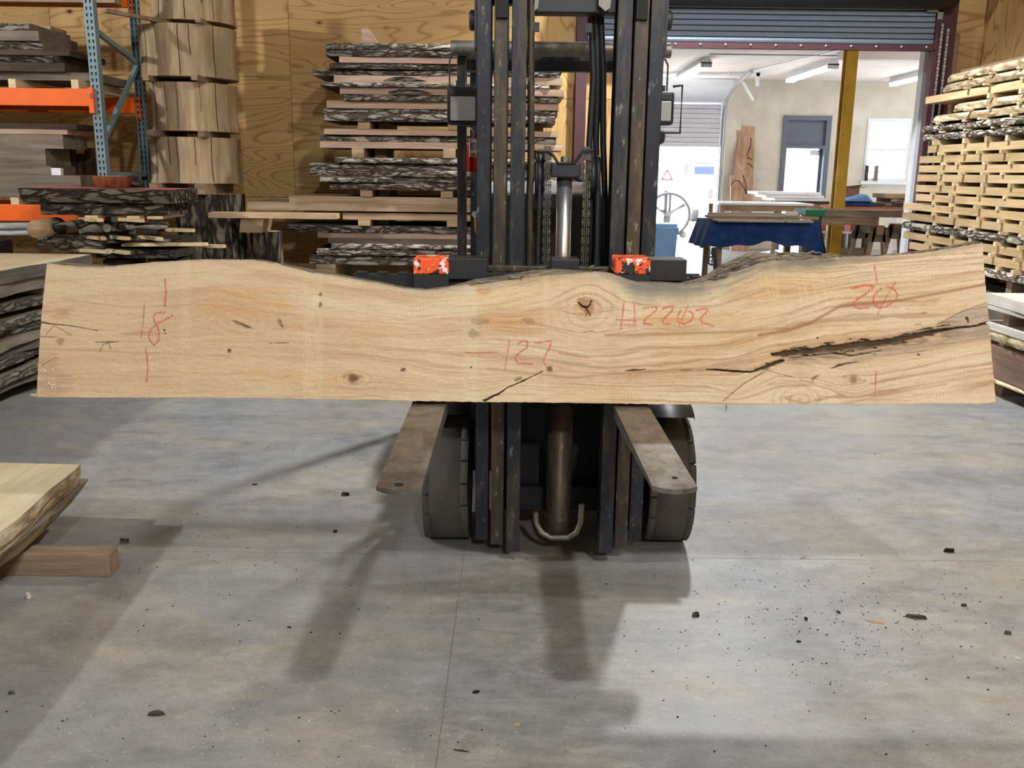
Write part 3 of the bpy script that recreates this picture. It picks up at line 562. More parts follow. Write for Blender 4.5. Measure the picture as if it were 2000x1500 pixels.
# splits: real recesses
def pl_dist(pts, box=30):
    D = np.full(U.shape, 1e3); Wd = np.full(U.shape, 1.0)
    for (x0, y0, w0), (x1, y1, w1) in zip(pts[:-1], pts[1:]):
        sel = (U > min(x0, x1)-box) & (U < max(x0, x1)+box) & (V > min(y0, y1)-box) & (V < max(y0, y1)+box)
        uu, vv = U[sel], V[sel]; L2 = (x1-x0)**2+(y1-y0)**2+1e-9
        t = np.clip(((uu-x0)*(x1-x0)+(vv-y0)*(y1-y0))/L2, 0, 1); d = np.hypot(uu-x0-t*(x1-x0), vv-y0-t*(y1-y0)); w = w0+(w1-w0)*t
        r = d/np.maximum(w*(.62 if len(pts) < 6 or pts[0][0] == 946 else 1), .3); old = D[sel]; D[sel] = np.minimum(old, r)
    return D
SPL = [([(1510, 693, 2), (1536, 690, 5), (1568, 688, 6), (1612, 682, 7), (1652, 678, 8), (1694, 673, 8), (1750, 666, 7), (1792, 656, 6), (1815, 650, 5), (1862, 642, 1.4), (1905, 637, 1.2), (1932, 631, 2.2)], .045),
       ([(1380, 722, 1.0), (1400, 723, 1.6), (1445, 726, 1.3), (1470, 727, 2), (1500, 715, 4), (1528, 705, 3)], .03), ([(1413, 783, .8), (1450, 752, 1.1), (1500, 722, 1.2)], .01),
       ([(1540, 700, .8), (1625, 690, 1.6), (1664, 695, 2.5), (1695, 690, 1.4), (1720, 685, .6)], .02), ([(1624, 720, .8), (1640, 714, 4), (1650, 711, 2), (1676, 707, .8)], .02), ([(1830, 634, .8), (1882, 608, .9), (1930, 590, .8)], .008),
       ([(1790, 646, .8), (1810, 642, 2), (1822, 640, .8)], .02), ([(1830, 638, .8), (1852, 635, 2), (1856, 634, .6)], .02), ([(1888, 621, 2.5), (1891, 628, 2.5)], .03), ([(1140, 649, .5), (1150, 648, .9), (1160, 647, .5)], .01),
       ([(946, 783, 4), (956, 778, 3.5), (975, 769, 2.2), (990, 758, 1.2), (1018, 746, 1.4), (1045, 733, .8), (1062, 724, .5)], .03),
       ([(1128, 589, .8), (1136, 598, 2), (1145, 602, 2.6), (1152, 597, 2.2), (1155, 588, 1.2)], .03), ([(1143, 602, 1.4), (1145, 612, 1), (1144, 618, .8)], .02), ([(1146, 603, 1.8), (1153, 617, 1.6)], .02),
       ([(80, 630, 2.2), (100, 633, 1.6), (140, 637, .9), (190, 646, .6)], .02), ([(78, 658, .8), (120, 659, .6)], .008), ([(525, 671, .5), (545, 670, 1.2), (566, 670, .6)], .01), ([(185, 669, .6), (210, 668, 1.4), (235, 668, .5)], .01), ([(195, 687, .7), (201, 673, 1), (212, 671, 1), (216, 683, .8)], .008),
       ([(1220, 725, .8), (1236, 723, 2.2), (1252, 723, 1.2), (1262, 721, .6)], .02), ([(1322, 723, .6), (1336, 723, 1.4), (1352, 723, .6)], .01), ([(1797, 614, .6), (1806, 611, 1.2), (1811, 612, .6)], .008), ([(80, 715, .6), (110, 698, .7)], .006), ([(455, 625, .6), (475, 635, 1.2), (490, 641, .6)], .008), ([(545, 621, .6), (553, 639, 1.1)], .008), ([(1780, 636, .5), (1800, 633, .8)], .006), ([(1500, 724, .5), (1540, 735, .9), (1552, 736, .6)], .006)]
DEP = np.zeros(V.shape); rough_n = fbm(U/16, V/5, 121, 3); rag = 1+1.5*(fbm(U/11, V/3.4, 123, 3)-.5)
for pts, dep in SPL:
    d = pl_dist(pts)*np.clip(rag, .4, 1.8); m = np.clip((1.15-d)/.5, 0, 1)*(.95 if dep > .025 else .8)
    blend(np.clip((2.1-d)/1.2, 0, 1)*.4, sl(128, 96, 66)); blend(m*.93, sl(88, 70, 48) if dep > .04 else (sl(50, 40, 32) if dep > .025 else sl(82, 68, 54))); DEP = np.maximum(DEP, m*dep*.5)
C *= (1+.16*(fbm(U/2.6, V/1.9, 151, 2)-.5)+.10*(fbm(U/9, Gw/1.2, 153, 3)-.5))[..., None]
# red crayon marks
MK = [([(322, 545), (324, 570), (322, 597)], 2.6), ([(282, 592), (280, 625), (276, 659)], 1.3), ([(321, 611), (305, 611), (299, 617), (301, 627), (307, 637), (311, 650), (310, 666), (301, 674), (294, 667), (290, 655), (296, 642), (307, 632), (322, 625), (337, 616)], 1.3), ([(285, 682), (289, 717), (286, 745)], 2.4),
      ([(910, 689), (974, 689)], 1.6), ([(995, 663), (986, 723)], 1.8), ([(1012, 671), (1022, 666), (1031, 668), (1029, 679), (1014, 689), (1006, 699), (1012, 710), (1040, 711)], 1.4), ([(1047, 669), (1077, 666), (1075, 676), (1064, 697), (1061, 707), (1065, 712)], 1.4), ([(1092, 691), (1150, 699)], 1.5),
      ([(1219, 589), (1216, 615), (1212, 643)], 1.6), ([(1238, 590), (1240, 612), (1239, 634)], 1.4), ([(1203, 624), (1243, 627)], 1.5), ([(1209, 634), (1243, 635)], 1.1), ([(1256, 602), (1282, 600), (1282, 606), (1261, 623), (1257, 632), (1274, 634)], 1.4), ([(1293, 604), (1308, 598), (1316, 598), (1312, 608), (1295, 624), (1294, 632), (1308, 633)], 1.4),
      ([(1330, 606), (1324, 616), (1324, 629), (1337, 633), (1351, 625), (1354, 614), (1347, 608)], 1.4), ([(1345, 595), (1326, 637)], 1.5), ([(1360, 606), (1381, 602), (1382, 607), (1367, 623), (1371, 630), (1395, 637)], 1.5),
      ([(1708, 520), (1713, 553)], 2.0), ([(1665, 563), (1688, 557), (1707, 559), (1694, 572), (1669, 588), (1666, 597), (1676, 602), (1697, 601)], 1.8), ([(1722, 563), (1707, 577), (1705, 591), (1714, 601), (1730, 600), (1750, 586), (1753, 574), (1744, 563), (1732, 560)], 1.5), ([(1749, 551), (1732, 578), (1714, 615)], 1.7), ([(1711, 726), (1709, 772)], 1.7)]
stip = np.clip(.55+1.3*(fbm(U/2.1, V/2.6, 131, 2)-.36)+.25*np.sin(2*np.pi*(U+.12*V)/5.6), 0, 1)
for pts, w in MK:
    d = pl_dist([(x, y, 1) for x, y in pts], 8); blend(np.clip((w+.9-d)/1.1, 0, 1)*stip*.92, sl(190, 74, 66))
# mesh
PT = plane_pts(U, V); PT = PT - NV_*(DEP+0.0012*(rough_n-.5))[..., None]
TK = .066
ft = plane_pts(np.stack([U[0], U[-1]]), np.stack([V[0], V[-1]]))
bk_t = ft[0]-NV_*TK; bk_b = ft[1]-NV_*TK
base = Vector((.03, YS+.03, zb0))
front = PT.reshape(-1, 3); nF = len(front)
bn = 9; back = np.stack([bk_t+(bk_b-bk_t)*k/(bn-1) for k in range(bn)])
allv = np.concatenate([front, back.reshape(-1, 3)])-np.array(base)
j, i = np.meshgrid(np.arange(NVV-1), np.arange(NU-1), indexing='ij'); a = (j*NU+i).ravel()
q = np.stack([a, a+NU, a+NU+1, a+1], 1)
j2, i2 = np.meshgrid(np.arange(bn-1), np.arange(NU-1), indexing='ij'); a2 = (nF+j2*NU+i2).ravel(); q2 = np.stack([a2, a2+1, a2+NU+1, a2+NU], 1)
i = np.arange(NU-1); bo = (NVV-1)*NU; bb_ = nF+(bn-1)*NU
q3 = np.stack([bo+i, bb_+i, bb_+i+1, bo+i+1], 1)
sides = []
for e in (0, NU-1):
    fr = [k*NU+e for k in range(NVV)]; b2 = [nF+k*NU+e for k in range(bn)]
    for k in range(NVV-1):
        kb0 = round(k*(bn-1)/(NVV-1)); kb1 = round((k+1)*(bn-1)/(NVV-1))
        sides.append((fr[k], fr[k+1], b2[kb1], b2[kb0]) if kb0 != kb1 else (fr[k], fr[k+1], b2[kb0], b2[kb0]))
tri = np.array([s for s in sides if s[2] == s[3]])[:, :3]; qs = np.array([s for s in sides if s[2] != s[3]])
quads = np.concatenate([q, q2, q3, qs])
me = bpy.data.meshes.new('live_edge_board'); me.vertices.add(len(allv)); me.vertices.foreach_set('co', allv.astype(np.float32).ravel())
nq, ntri = len(quads), len(tri); me.loops.add(nq*4+ntri*3); me.loops.foreach_set('vertex_index', np.concatenate([quads.ravel(), tri.ravel()]).astype(np.int32))
me.polygons.add(nq+ntri); me.polygons.foreach_set('loop_start', np.concatenate([np.arange(nq)*4, nq*4+np.arange(ntri)*3]).astype(np.int32)); me.update(calc_edges=True)
ca = me.color_attributes.new('grain', 'FLOAT_COLOR', 'POINT'); cc = np.ones((len(allv), 4), np.float32); cc[:nF, :3] = np.clip(C, 0, 1).reshape(-1, 3); cc[nF:, :3] = sl(190, 155, 112)
ca.data.foreach_set('color', cc.ravel()); me.materials.append(M['slab'])
hero = bpy.data.objects.new('live_edge_board', me); COL.objects.link(hero); hero.location = base; WL[hero.name] = base.copy()
tag(hero, 'large pale live-edge slab standing upright on the forks, red crayon numbers and long dark split', 'slab', kind='thing')
# live edge: bark-bare wane between the front arris and the higher back arris
xs = np.linspace(86, 1926, 700); ft2 = np.interp(xs, *TOPF)+jag(xs, 3, 3); fb2 = np.interp(xs, *TOPB)
xs2 = 92+(1919-92)*(xs-86)/(1926-86)
rows = []
for k in range(9):
    t = k/8; off = -TK*t
    yy = ft2+(fb2-ft2)*(t**.7)
    p = plane_pts(xs2, yy)
    p = p - NV_*(TK*t)
    bump = (fbm(xs/10, xs*0+k*1.3, 141, 3)-.5)*.009*np.clip(np.interp(xs, [80, 840, 900, 1130, 1180, 1370, 1420, 1600, 1700, 1930], [.15, .2, .9, .9, .2, .5, 2.4, 1.8, .6, .3]), 0, 3)*math.sin(math.pi*min(1, .15+t))
    p[:, 2] += bump
    if k == 8: p[:, 2] -= 0.0
    rows.append(p)
rows.append(rows[-1]*1.0); rows[-1][:, 2] -= .03
mb = MB(); mb.grid([[tuple(x) for x in r] for r in rows]); obj('live_edge', mb, M['wane'], hero, label='grey weathered live edge with loose bark fibres')
# loose flakes and splinters on the edge
for px, py, ln, an in ((1415, 520, 34, 20), (1440, 512, 40, 16), (1400, 534, 30, 24), (1432, 522, 46, 18), (1460, 500, 36, 14), (1405, 541, 40, 14), (1530, 495, 50, -6), (1580, 494, 44, 6), (1480, 503, 50, 8), (1000, 541, 40, -8), (935, 552, 46, 10), (1020, 536, 18, 40), (1155, 522, 12, 35), (1620, 497, 36, -4)):
    a = R(an); mb = MB(); P_ = []
    for k in range(7):
        t = k/6-.5; P_.append(W(px+ln*t*math.cos(a), py-ln*t*math.sin(a)+2.0*math.sin(k*2.1+px), YS+.055))
    mb.tube(P_, [.0006+.0038*math.sin(math.pi*(k+.6)/7) for k in range(7)], 5); obj('bark_fibre', mb, M['wane'], hero)
mb = MB(); mb.tube([W(74, 773, YS), W(66, 773, YS+.01), W(60, 771.5, YS+.01)], [.007, .008, .004], 6); obj('splinter', mb, M['saw_pale_x'], hero)
mb = MB(); mb.tube([W(1417, 787, YS+.02), W(1419, 796, YS+.02), W(1417, 805, YS+.02)], [.001, .0014, .0006], 5); obj('splinter', mb, M['saw_dark_x'], hero)
for k in range(16):
    px = 165+k*4.2+rng.random()*3; mb = MB(); mb.bar(W(px, 776, YS+.004), W(px+rng.uniform(-3, 3), 778+rng.random()*4, YS+.004), .003, .002); obj('splinter', mb, M['saw_pale_x'], hero)
# ------------------------------------------------------------------ the lift truck
XC = .195
ft_ = thing('forklift', 'black lift truck with raised forks and tall mast in the middle of the shop', 'forklift', (XC, 4.2, 0))
K = lambda n, mb, m, p=ft_, **k: obj(n, mb, M[m] if isinstance(m, str) else m, p, **k)
zbF = zb0-.0115
# rails, three nested channels per side
ZT = 2.62
for sgn in (-1, 1):
    for nm, (a, b), yf, mt, z0 in (('inner_rail', (.158, .211), 3.42, 'frame_black', .045), ('middle_rail', (.222, .273), 3.455, 'rail_worn', .06), ('outer_rail', (.283, .336), 3.49, 'frame_black', .065)):
        x0, x1 = sorted((XC+sgn*a, XC+sgn*b)); w = .012
        # channel: front flange, web on the outside, rear flange
        xo0, xo1 = (x0, x0+w) if sgn < 0 else (x1-w, x1)
        zt = ZT
        mb = MB().box(x0, x1, yf, yf+.018, z0, zt-.0).box(xo0, xo1, yf+.018, yf+.11, z0, zt).box(x0, x1, yf+.11, yf+.128, z0, zt)
        K(nm, mb, mt, bevel=.003)
        if nm != 'middle_rail':
            pass
    # bottom roller brackets and dark blocks painting the shaded cutouts at the rail tops
    x = XC+sgn*.245
    K('rail_cutout_shade', MB().box(x-.02, x+.02, 3.44, 3.48, 2.045, 2.12), 'black_dk')
    mb = MB().lathe([(0, -.014), (.03, -.014), (.036, -.009), (.036, .009), (.03, .014), (0, .014)], (XC+sgn*.352, 3.55, W(925 if sgn < 0 else 1296, 40, 3.55).z), 'X', 20)
    rl = K('guide_roller', mb, 'black')
    K('roller_bracket', MB().box(XC+sgn*.336-.01, XC+sgn*.336+.01, 3.5, 3.6, 1.95, 2.3), 'black')
# hanging gusset plates on the top tie
zt0 = W(1100, 30, 3.52).z
K('top_tie', MB().box(XC-.16, XC+.16, 3.47, 3.55, zt0, zt0+.12).box(XC-.34, XC+.34, 3.6, 3.66, zt0+.05, zt0+.2), 'black', bevel=.006)
for s in (-1, 1):
    p = W(1042 if s < 0 else 1182, 12, 3.46)
    K('tie_gusset', MB().prism([(p.x-.025, p.z+.12), (p.x+.03, p.z+.12), (p.x+.015, p.z-.01), (p.x, p.z-.02), (p.x-.025, p.z-.0)], 3.44, 3.47, 'Y'), 'steel_cap')
# middle tie bars
for z in (.16, .62):
    K('cross_tie', MB().box(XC-.27, XC+.27, 3.59, 3.64, z, z+.1), 'black_dk')
K('hose_run', MB().tube([W(1037, y, 3.44) for y in (-60, 30, 130, 200, 260, 320)]+[W(1034, 400, 3.46), W(1034, 520, 3.46)], .013, 8), 'rail_worn')
for k, px in enumerate((1157, 1166, 1176)):
    K('hydraulic_hose', MB().tube([W(px-3, 20, 3.55), W(px+2, 150, 3.56), W(px-6+k*4, 280, 3.56), W(px+k*3, 400, 3.57), W(px+k*2, 530, 3.57)], .012, 8), 'black')
K('hose_clip', MB().box(*(lambda p: (p.x-.012, p.x+.012, 3.43, 3.45, p.z-.015, p.z+.015))(W(1047, 53, 3.44))), 'black')
K('hose_clip', MB().box(*(lambda p: (p.x-.012, p.x+.012, 3.43, 3.45, p.z-.015, p.z+.015))(W(1149, 55, 3.44))), 'black')
# lift cylinder, chrome rod, chain sheaves
cx = W(1101, 420, 3.53).x; zr = W(1101, 347, 3.53).z; zh0 = W(1101, 318, 3.53).z
K('piston_rod', MB().lathe([(0, .85), (.029, .85), (.029, zr), (0, zr)], (cx, 3.53, 0), 'Z', 32), 'chrome')
K('rod_head', MB().box(cx-.055, cx+.055, 3.47, 3.59, zr, zh0), 'black', bevel=.006)
K('head_nut', MB().lathe([(0, zh0), (.016, zh0), (.016, zh0+.02), (.012, zh0+.024), (0, zh0+.024)], (cx, 3.53, 0), 'Z', 6, False), 'steel_cap')
K('cylinder_gland', MB().lathe([(.031, .9), (.05, .9), (.05, 1.05), (.031, 1.05)], (cx, 3.53, 0), 'Z', 24), 'black')
c2 = W(1092, 900, 3.5).x; zc0 = W(1092, 1046, 3.45).z
K('cylinder_tube', MB().lathe([(0, zc0), (.05, zc0), (.054, zc0+.012), (.054, zc0+.07), (.051, zc0+.075), (.051, .9), (0, .9)], (c2, 3.5, 0), 'Z', 28), 'rail_worn')
pts = [W(1046, 1000, 3.44), W(1047, 1022, 3.44), W(1058, 1040, 3.43), W(1075, 1050, 3.43), W(1110, 1050, 3.43), W(1126, 1040, 3.43), W(1134, 1020, 3.44), W(1136, 985, 3.44)]
K('cylinder_cradle', MB().tube(pts, .0115, 8), 'steel_cap')
zs = W(1065, 330, 3.5).z
for s, px in ((-1, 1068), (1, 1144)):
    x = W(px, 400, 3.5).x
    sx_ = x-.02*(-s if s > 0 else -s)
    K('chain_sheave', MB().lathe([(0, -.018), (.085, -.018), (.085, -.012), (.072, -.01), (.072, .01), (.085, .012), (.085, .018), (0, .018)], (x+s*.026, 3.56, zs-.03), 'X', 28), 'black')
    mb = MB(); n = 12; z0 = W(px, 530, 3.5).z; z1 = zs+.03
    for k in range(n):
        z = z0+(z1-z0)*k/n; h = (z1-z0)/n
        for dx, wd_ in ((-.011, .005), (-.004, .004), (.004, .004), (.011, .005)):
            o = h*.5 if abs(dx) < .006 else 0
            mb.box(x+dx-wd_/2, x+dx+wd_/2, 3.476, 3.492, z+o+.001, z+o+h*.86)
        mb.box(x-.016, x+.016, 3.481, 3.487, z+h*.35, z+h*.5)
    for k in range(7):
        a = R(180-20*k); a = R(k*14); yy = 3.56-.082*math.cos(a); zz = zs-.03+.06+.03*math.sin(a)
        mb.box(x-.013, x+.013, yy-.008, yy+.008, z1+.002+.012*k*.6, z1+.010+.012*k*.6)
    K('lift_chain', mb, 'chain')
    xs_ = W(1053 if s < 0 else 1166, 400, 3.52).x
    K('return_hose', MB().tube([(xs_, 3.6, zs-.02), (xs_, 3.55, zs+.045), (xs_, 3.51, zs+.02), (xs_, 3.5, zs-.06), (xs_+.003*s, 3.5, zs-.25), (xs_, 3.5, .95)], .009, 8), 'black')
K('hose_guard', MB().tube([W(x, y, 3.47) for x, y in ((1050, 295), (1073, 295), (1082, 306), (1091, 319), (1122, 319), (1131, 306), (1137, 296), (1160, 293))], .0055, 8), 'black')
# carriage
cz = W(1000, 545, 3.2).z; xcl, xcr = W(690, 543, 3.2).x, W(1376, 548, 3.2).x
mb = MB().box(xcl, xcr, 3.195, 3.235, cz-.075, cz+.012)
for k in range(17):
    x = xcl+.03+(xcr-xcl-.06)*k/16; mb.box(x-.018, x+.018, 3.192, 3.225, cz+.012, cz+.02)
K('carriage_bar', mb, 'black', bevel=.002)
K('carriage_bar', MB().box(xcl+.1, xcr-.1, 3.195, 3.235, zbF-.03, zbF+.07), 'black')
p, q = W(950, 518, 3.3), W(1202, 532, 3.3)
K('carriage_backbar', MB().box(p.x-.02, q.x+.03, 3.28, 3.32, q.z, p.z), 'rail_worn', bevel=.003)
for s in (-1, 1): K('carriage_side', MB().box(XC+s*.10-.014, XC+s*.10+.014, 3.236, 3.42, zbF, cz+.03), 'black_dk')
for (a, y0, b, y1), m in (((873, 504, 952, 535), 'black'), ((1262, 506, 1340, 538), 'black'), ((1077, 506, 1131, 528), 'black')):
    p, q = W(a, y0, 3.17), W(b, y1, 3.17); K('carriage_block', MB().box(p.x, q.x, 3.165, 3.275, q.z-.02, p.z), m, bevel=.003)
p = W(1340, 534, 3.2); q = W(1360, 541, 3.2); K('lock_pin', MB().box(p.x, q.x+.01, 3.2, 3.22, q.z, p.z-.002), 'black')
# forks
for nm, (tl, tr_), (bl, br) in (('fork', (727, 822), (805, 868)), ('fork', (1277, 1373), (1198, 1268))):
    y0 = 2.15
    pc = WZ((tl+tr_)/2, 962, zbF); xc = pc.x; xb = WZ((bl+br)/2, 792, zbF).x; hw = .059; yt = WZ((tl+tr_)/2, 956, zbF).y
    rows_t, rows_b = [], []; n = 16; mw = 9
    for k in range(n+1):
        t = (k/n)**1.5; rt, rb = [], []
        for m_ in range(mw):
            e = -1+2*m_/(mw-1); yn = yt+.026*abs(e)**2.4; y = yn+(3.15-yn)*t
            x = xc+(xb-xc)*(y-yt)/(3.05-yt)+e*hw*(1-.03*(1-t)); th = .013+.032*min(1, t*1.25)
            rt.append((x, y, zbF-(.0012 if abs(e) > .9 else 0))); rb.append((x, y, zbF-th))
        rows_t.append(rt); rows_b.append(rb)
    mb = MB(); mb.grid(rows_t, False); mb.grid([r[::-1] for r in rows_b], False)
    for m_ in (0, mw-1): mb.grid([[rows_t[k][m_], rows_b[k][m_]] for k in range(n+1)], False)
    mb.grid([rows_t[0], rows_b[0]], False)
    zt_ = W(830 if tl < 900 else 1233, 504, 3.15).z
    fk = K(nm, mb, 'fork')
    K('fork_shank', MB().box(xb-.06, xb+.06, 3.15, 3.19, zbF-.045, zt_-.056), 'black', fk)
    K('fork_hook', MB().box(xb-.06, xb+.06, 3.15, 3.285, zt_-.056, zt_), 'peel', fk, bevel=.006, label='fork hook with flaking orange and white paint')
    if tl < 900:
        h = WZ(779, 946, zbF+.0008); K('pin_hole', MB().lathe([(0, 0), (.009, 0), (.012, .0006)], (h.x, h.y, h.z), 'Z', 16), 'dark_hole', fk)
    else:
        h = WZ(1318, 933, zbF+.0008); K('pin_hole', MB().lathe([(0, 0), (.006, 0), (.008, .0006)], (h.x, h.y, h.z), 'Z', 16), 'dark_hole', fk)
# front tyres
RT_, YT = .262, 3.72
for s, x0, x1 in ((-1, -.352, -.172), (1, .555, .735)):
    xm, hw = (x0+x1)/2, (x1-x0)/2
    ty = K('front_tyre', MB().lathe([(.13, -hw*.86), (.2, -hw*.96), (RT_-.024, -hw*.97), (RT_-.02, -hw*.74), (RT_, -hw*.7), (RT_+.001, 0), (RT_, hw*.7), (RT_-.02, hw*.74), (RT_-.024, hw*.97), (.2, hw*.96), (.13, hw*.86)], (xm, YT, RT_), 'X', 64), 'rubber')
    n = 18
    for side in (-1, 1):
        mb = MB()
        for k in range(n):
            a0 = 2*math.pi*(k+(.5 if side > 0 else 0))/n; a1 = a0+2*math.pi/n*.9
            e0, e1 = sorted((side*hw*.68, side*hw))
            prof = [(RT_-.024, e0), (RT_, e0), (RT_-.001 if side < 0 else RT_, e1 if side < 0 else e1), (RT_-.024, e1)]
            prof = [(RT_-.026, e0), (RT_, e0), (RT_-(.002 if side > 0 else .002), (e0+e1)/2+side*hw*.18), (RT_-.01, e1 if side > 0 else e0)] if False else prof
            mb.lathe(prof, (xm, YT, RT_), 'X', 4, True, a0, a1)
            for aa in (a0, a1):
                c, s2 = math.cos(aa), math.sin(aa)
                mb.add([(xm+h_, YT+r_*c, RT_+r_*s2) for r_, h_ in prof], [(0, 1, 2, 3)])
        K('tread_lugs', mb, 'rubber', ty)
    K('wheel_rim', MB().lathe([(0, s*hw*.5), (.06, s*hw*.6), (.1, s*hw*.55), (.13, s*hw*.86)], (xm, YT, RT_), 'X', 32), 'black', ty)
    K('fender', MB().lathe([(.3, -hw*1.05), (.315, -hw*1.05), (.315, hw*1.05), (.3, hw*1.05)], (xm, YT+.02, RT_+.02), 'X', 20, True, R(25), R(118)), 'black')
    xr2 = XC+s*.4
    K('rear_tyre', MB().lathe([(.1, -.06), (.2, -.065), (.21, 0), (.2, .065), (.1, .06), (0, .05)], (xr2, 5.35, .21), 'X', 32), 'rubber')
# body
K('chassis', MB().box(XC-.44, XC+.44, 4.02, 5.2, .18, .62).box(XC-.26, XC+.26, 3.68, 4.02, .2, .8), 'black_dk', bevel=.01)
K('counterweight', MB().prism([(4.95, .25), (5.75, .3), (5.8, .55), (5.72, 1.0), (4.95, 1.0)], XC-.47, XC+.47, 'X'), 'black', bevel=.04)
K('seat_deck', MB().box(XC-.4, XC+.4, 4.55, 5.2, .62, .92), 'black_dk', bevel=.02)
K('seat', MB().box(XC-.23, XC+.23, 4.6, 5.05, .92, 1.02).prism([(4.98, 1.0), (5.1, 1.0), (5.22, 1.42), (5.12, 1.44)], XC-.22, XC+.22, 'X'), 'black', bevel=.03)
zd = W(1100, 381, 4.1).z
K('dash_cowl', MB().prism([(4.02, .62), (4.14, .62), (4.2, zd-.02), (4.05, zd)], XC-.31, XC+.31, 'X'), 'black_dk', bevel=.015)
K('dash_panel', MB().box(XC-.3, XC+.3, 4.1, 4.2, zd, zd+.055), 'white_paint', bevel=.012, label='pale dash panel behind the mast')
a_ = [R(t*15) for t in range(25)]
sw_c = Vector((XC+.02, 4.42, zd-.06)); sw_u = Vector((0, .45, .89)); sw_r = Vector((1, 0, 0))
stw = K('steering_wheel', MB().tube([sw_c+sw_r*.17*math.cos(t)+sw_u*.17*math.sin(t) for t in a_], .014, 8), 'black')
K('spoke', MB().tube([sw_c-sw_r*.17, sw_c+Vector((0, -.02, -.03)), sw_c+sw_r*.17], .011, 6).tube([sw_c+Vector((0, -.02, -.03)), sw_c-sw_u*.17], .011, 6).tube([sw_c, sw_c+Vector((0, -.25, -.15))], .02, 8), 'galv', stw)
# overhead guard
yg = 4.25; pl = W(901, 300, yg); zgd = W(1000, 95, yg).z; zg2 = W(1000, 123, yg+.12).z
xl_, xr2 = pl.x, 2*XC-pl.x
for x in (xl_, xr2): K('guard_post', MB().bar((x, yg+.06, .3), (x, yg+.06, zgd-.0), .042, .05), 'frame_black', bevel=.004)
K('guard_header', MB().tube([(xl_-.045, yg, zgd), (xl_, yg, zgd), (xr2, yg, zgd), (xr2+.045, yg, zgd)], .032, 12), 'steel_cap')
K('guard_header', MB().box(xl_, xr2, yg+.1, yg+.16, zg2-.035, zg2+.03), 'frame_black', bevel=.004)
for x in (xl_, xr2): K('guard_side_bar', MB().bar((x, yg, zgd+.0), (x, 5.6, zgd+.05), .05, .05).bar((x, 5.6, zgd+.05), (x, 5.72, .9), .05, .05), 'frame_black')
for k in range(6):
    y = 4.5+.19*k; K('guard_slat', MB().bar((xl_, y, zgd+.0175+.003*k*4), (xr2, y, zgd+.0175+.003*k*4), .05, .03), 'frame_black')
K('guard_brace', MB().bar((XC+.02, yg+.13, zg2-.02), (XC+.12, yg+.3, zgd), .04, .03), 'frame_black')
# work lights with guard hoops
for s, (a, b, y0, y1) in ((-1, (873, 935, 168, 250)), (1, (1262, 1315, 178, 250))):
    yl = 4.12; p, q = W(a, y0, yl), W(b, y1, yl)
    if s > 0: p.x = q.x-.14
    wl = K('work_light', MB().box(p.x, q.x, yl, yl+.07, q.z+.012, p.z), 'black', bevel=.012)
    K('lamp_lens', MB().box(p.x+.012, q.x-.012, yl-.006, yl+.002, q.z+.028, p.z-.04), 'lens', wl, bevel=.01)
    K('lamp_bezel', MB().tube([(p.x+.008, yl-.003, p.z-.036), (q.x-.008, yl-.003, p.z-.036), (q.x-.008, yl-.003, q.z+.024), (p.x+.008, yl-.003, q.z+.024), (p.x+.008, yl-.003, p.z-.036)], .006, 6), 'black', wl)
    xa, xb = (W(878, 120, yl).x, W(931, 120, yl).x) if s < 0 else (W(1262, 120, yl).x, W(1305, 120, yl).x)
    zt = W(900, 104 if s < 0 else 108, yl).z
    K('light_hoop', MB().tube([(xa, yl, p.z), (xa, yl, zt-.03), (xa+.012, yl, zt-.008), (xa+.03, yl, zt), (xb-.03, yl, zt), (xb-.012, yl, zt-.008), (xb, yl, zt-.03), (xb, yl, p.z)], .004, 6), 'black', wl)
    K('light_bracket', MB().box(xl_-.02 if s < 0 else xr2-.02, xl_+.02 if s < 0 else xr2+.02, yl+.07, yg+.04, p.z-.02, p.z+.03), 'black', wl)
    if s > 0:
        K('side_bar', MB().tube([(q.x-.01, yl, p.z+.02), (q.x+.03, yl, p.z+.025), (q.x+.03, yl, q.z-.02), (q.x-.06, yl, q.z-.02)], .006, 6), 'black', wl)
        m_ = W(1302, 252, yl+.05); K('signal_housing', MB().box(m_.x-.12, m_.x, yl+.05, yl+.12, W(1302, 282, yl).z, m_.z), 'black', bevel=.025)
# ---- extinguisher strapped to the guard post
p, q = W(913, 272, 4.32), W(943, 338, 4.32); xe = (p.x+q.x)/2; rr = .042
fe = thing('fire_extinguisher', 'small red fire extinguisher hung beside the left guard post', 'extinguisher', (xe, 4.38, q.z))
zt = p.z
obj('cylinder', MB().lathe([(0, q.z), (rr-.006, q.z), (rr, q.z+.008), (rr, zt-.03), (rr*.75, zt-.005), (.016, zt+.01), (0, zt+.01)], (xe, 4.38, 0), 'Z', 24), M['red'], fe)
obj('valve', MB().box(xe-.016, xe+.016, 4.36, 4.4, zt+.01, zt+.045).bar((xe-.02, 4.38, zt+.05), (xe+.07, 4.36, zt+.075), .018, .012).bar((xe-.01, 4.38, zt+.035), (xe+.07, 4.36, zt+.04), .018, .01), M['black'], fe)
obj('pull_ring', MB().tube([(xe-.03+.022*math.cos(t), 4.335, zt+.022+.03*math.sin(t)) for t in [k*.5236 for k in range(13)]], .0025, 5), M['galv'], fe)
lz = zt-.032
def patch(x0, x1, z0, z1, rad):
    mb = MB(); return mb.grid([[(xe+rad*math.sin(a), 4.38-rad*math.cos(a), z) for a in [x0+(x1-x0)*k/8 for k in range(9)]] for z in (z0, z1)])
lb = obj('label', patch(-.75, .75, lz-.028, lz+.034, rr+.0006), M['white'], fe, label='white barcode label')
obj('label_band', patch(-.75, .75, lz-.046, lz-.028, rr+.0006), plain('yellow label', srgb(236, 214, 60), .5), fe, label='yellow label band')
mb = MB()
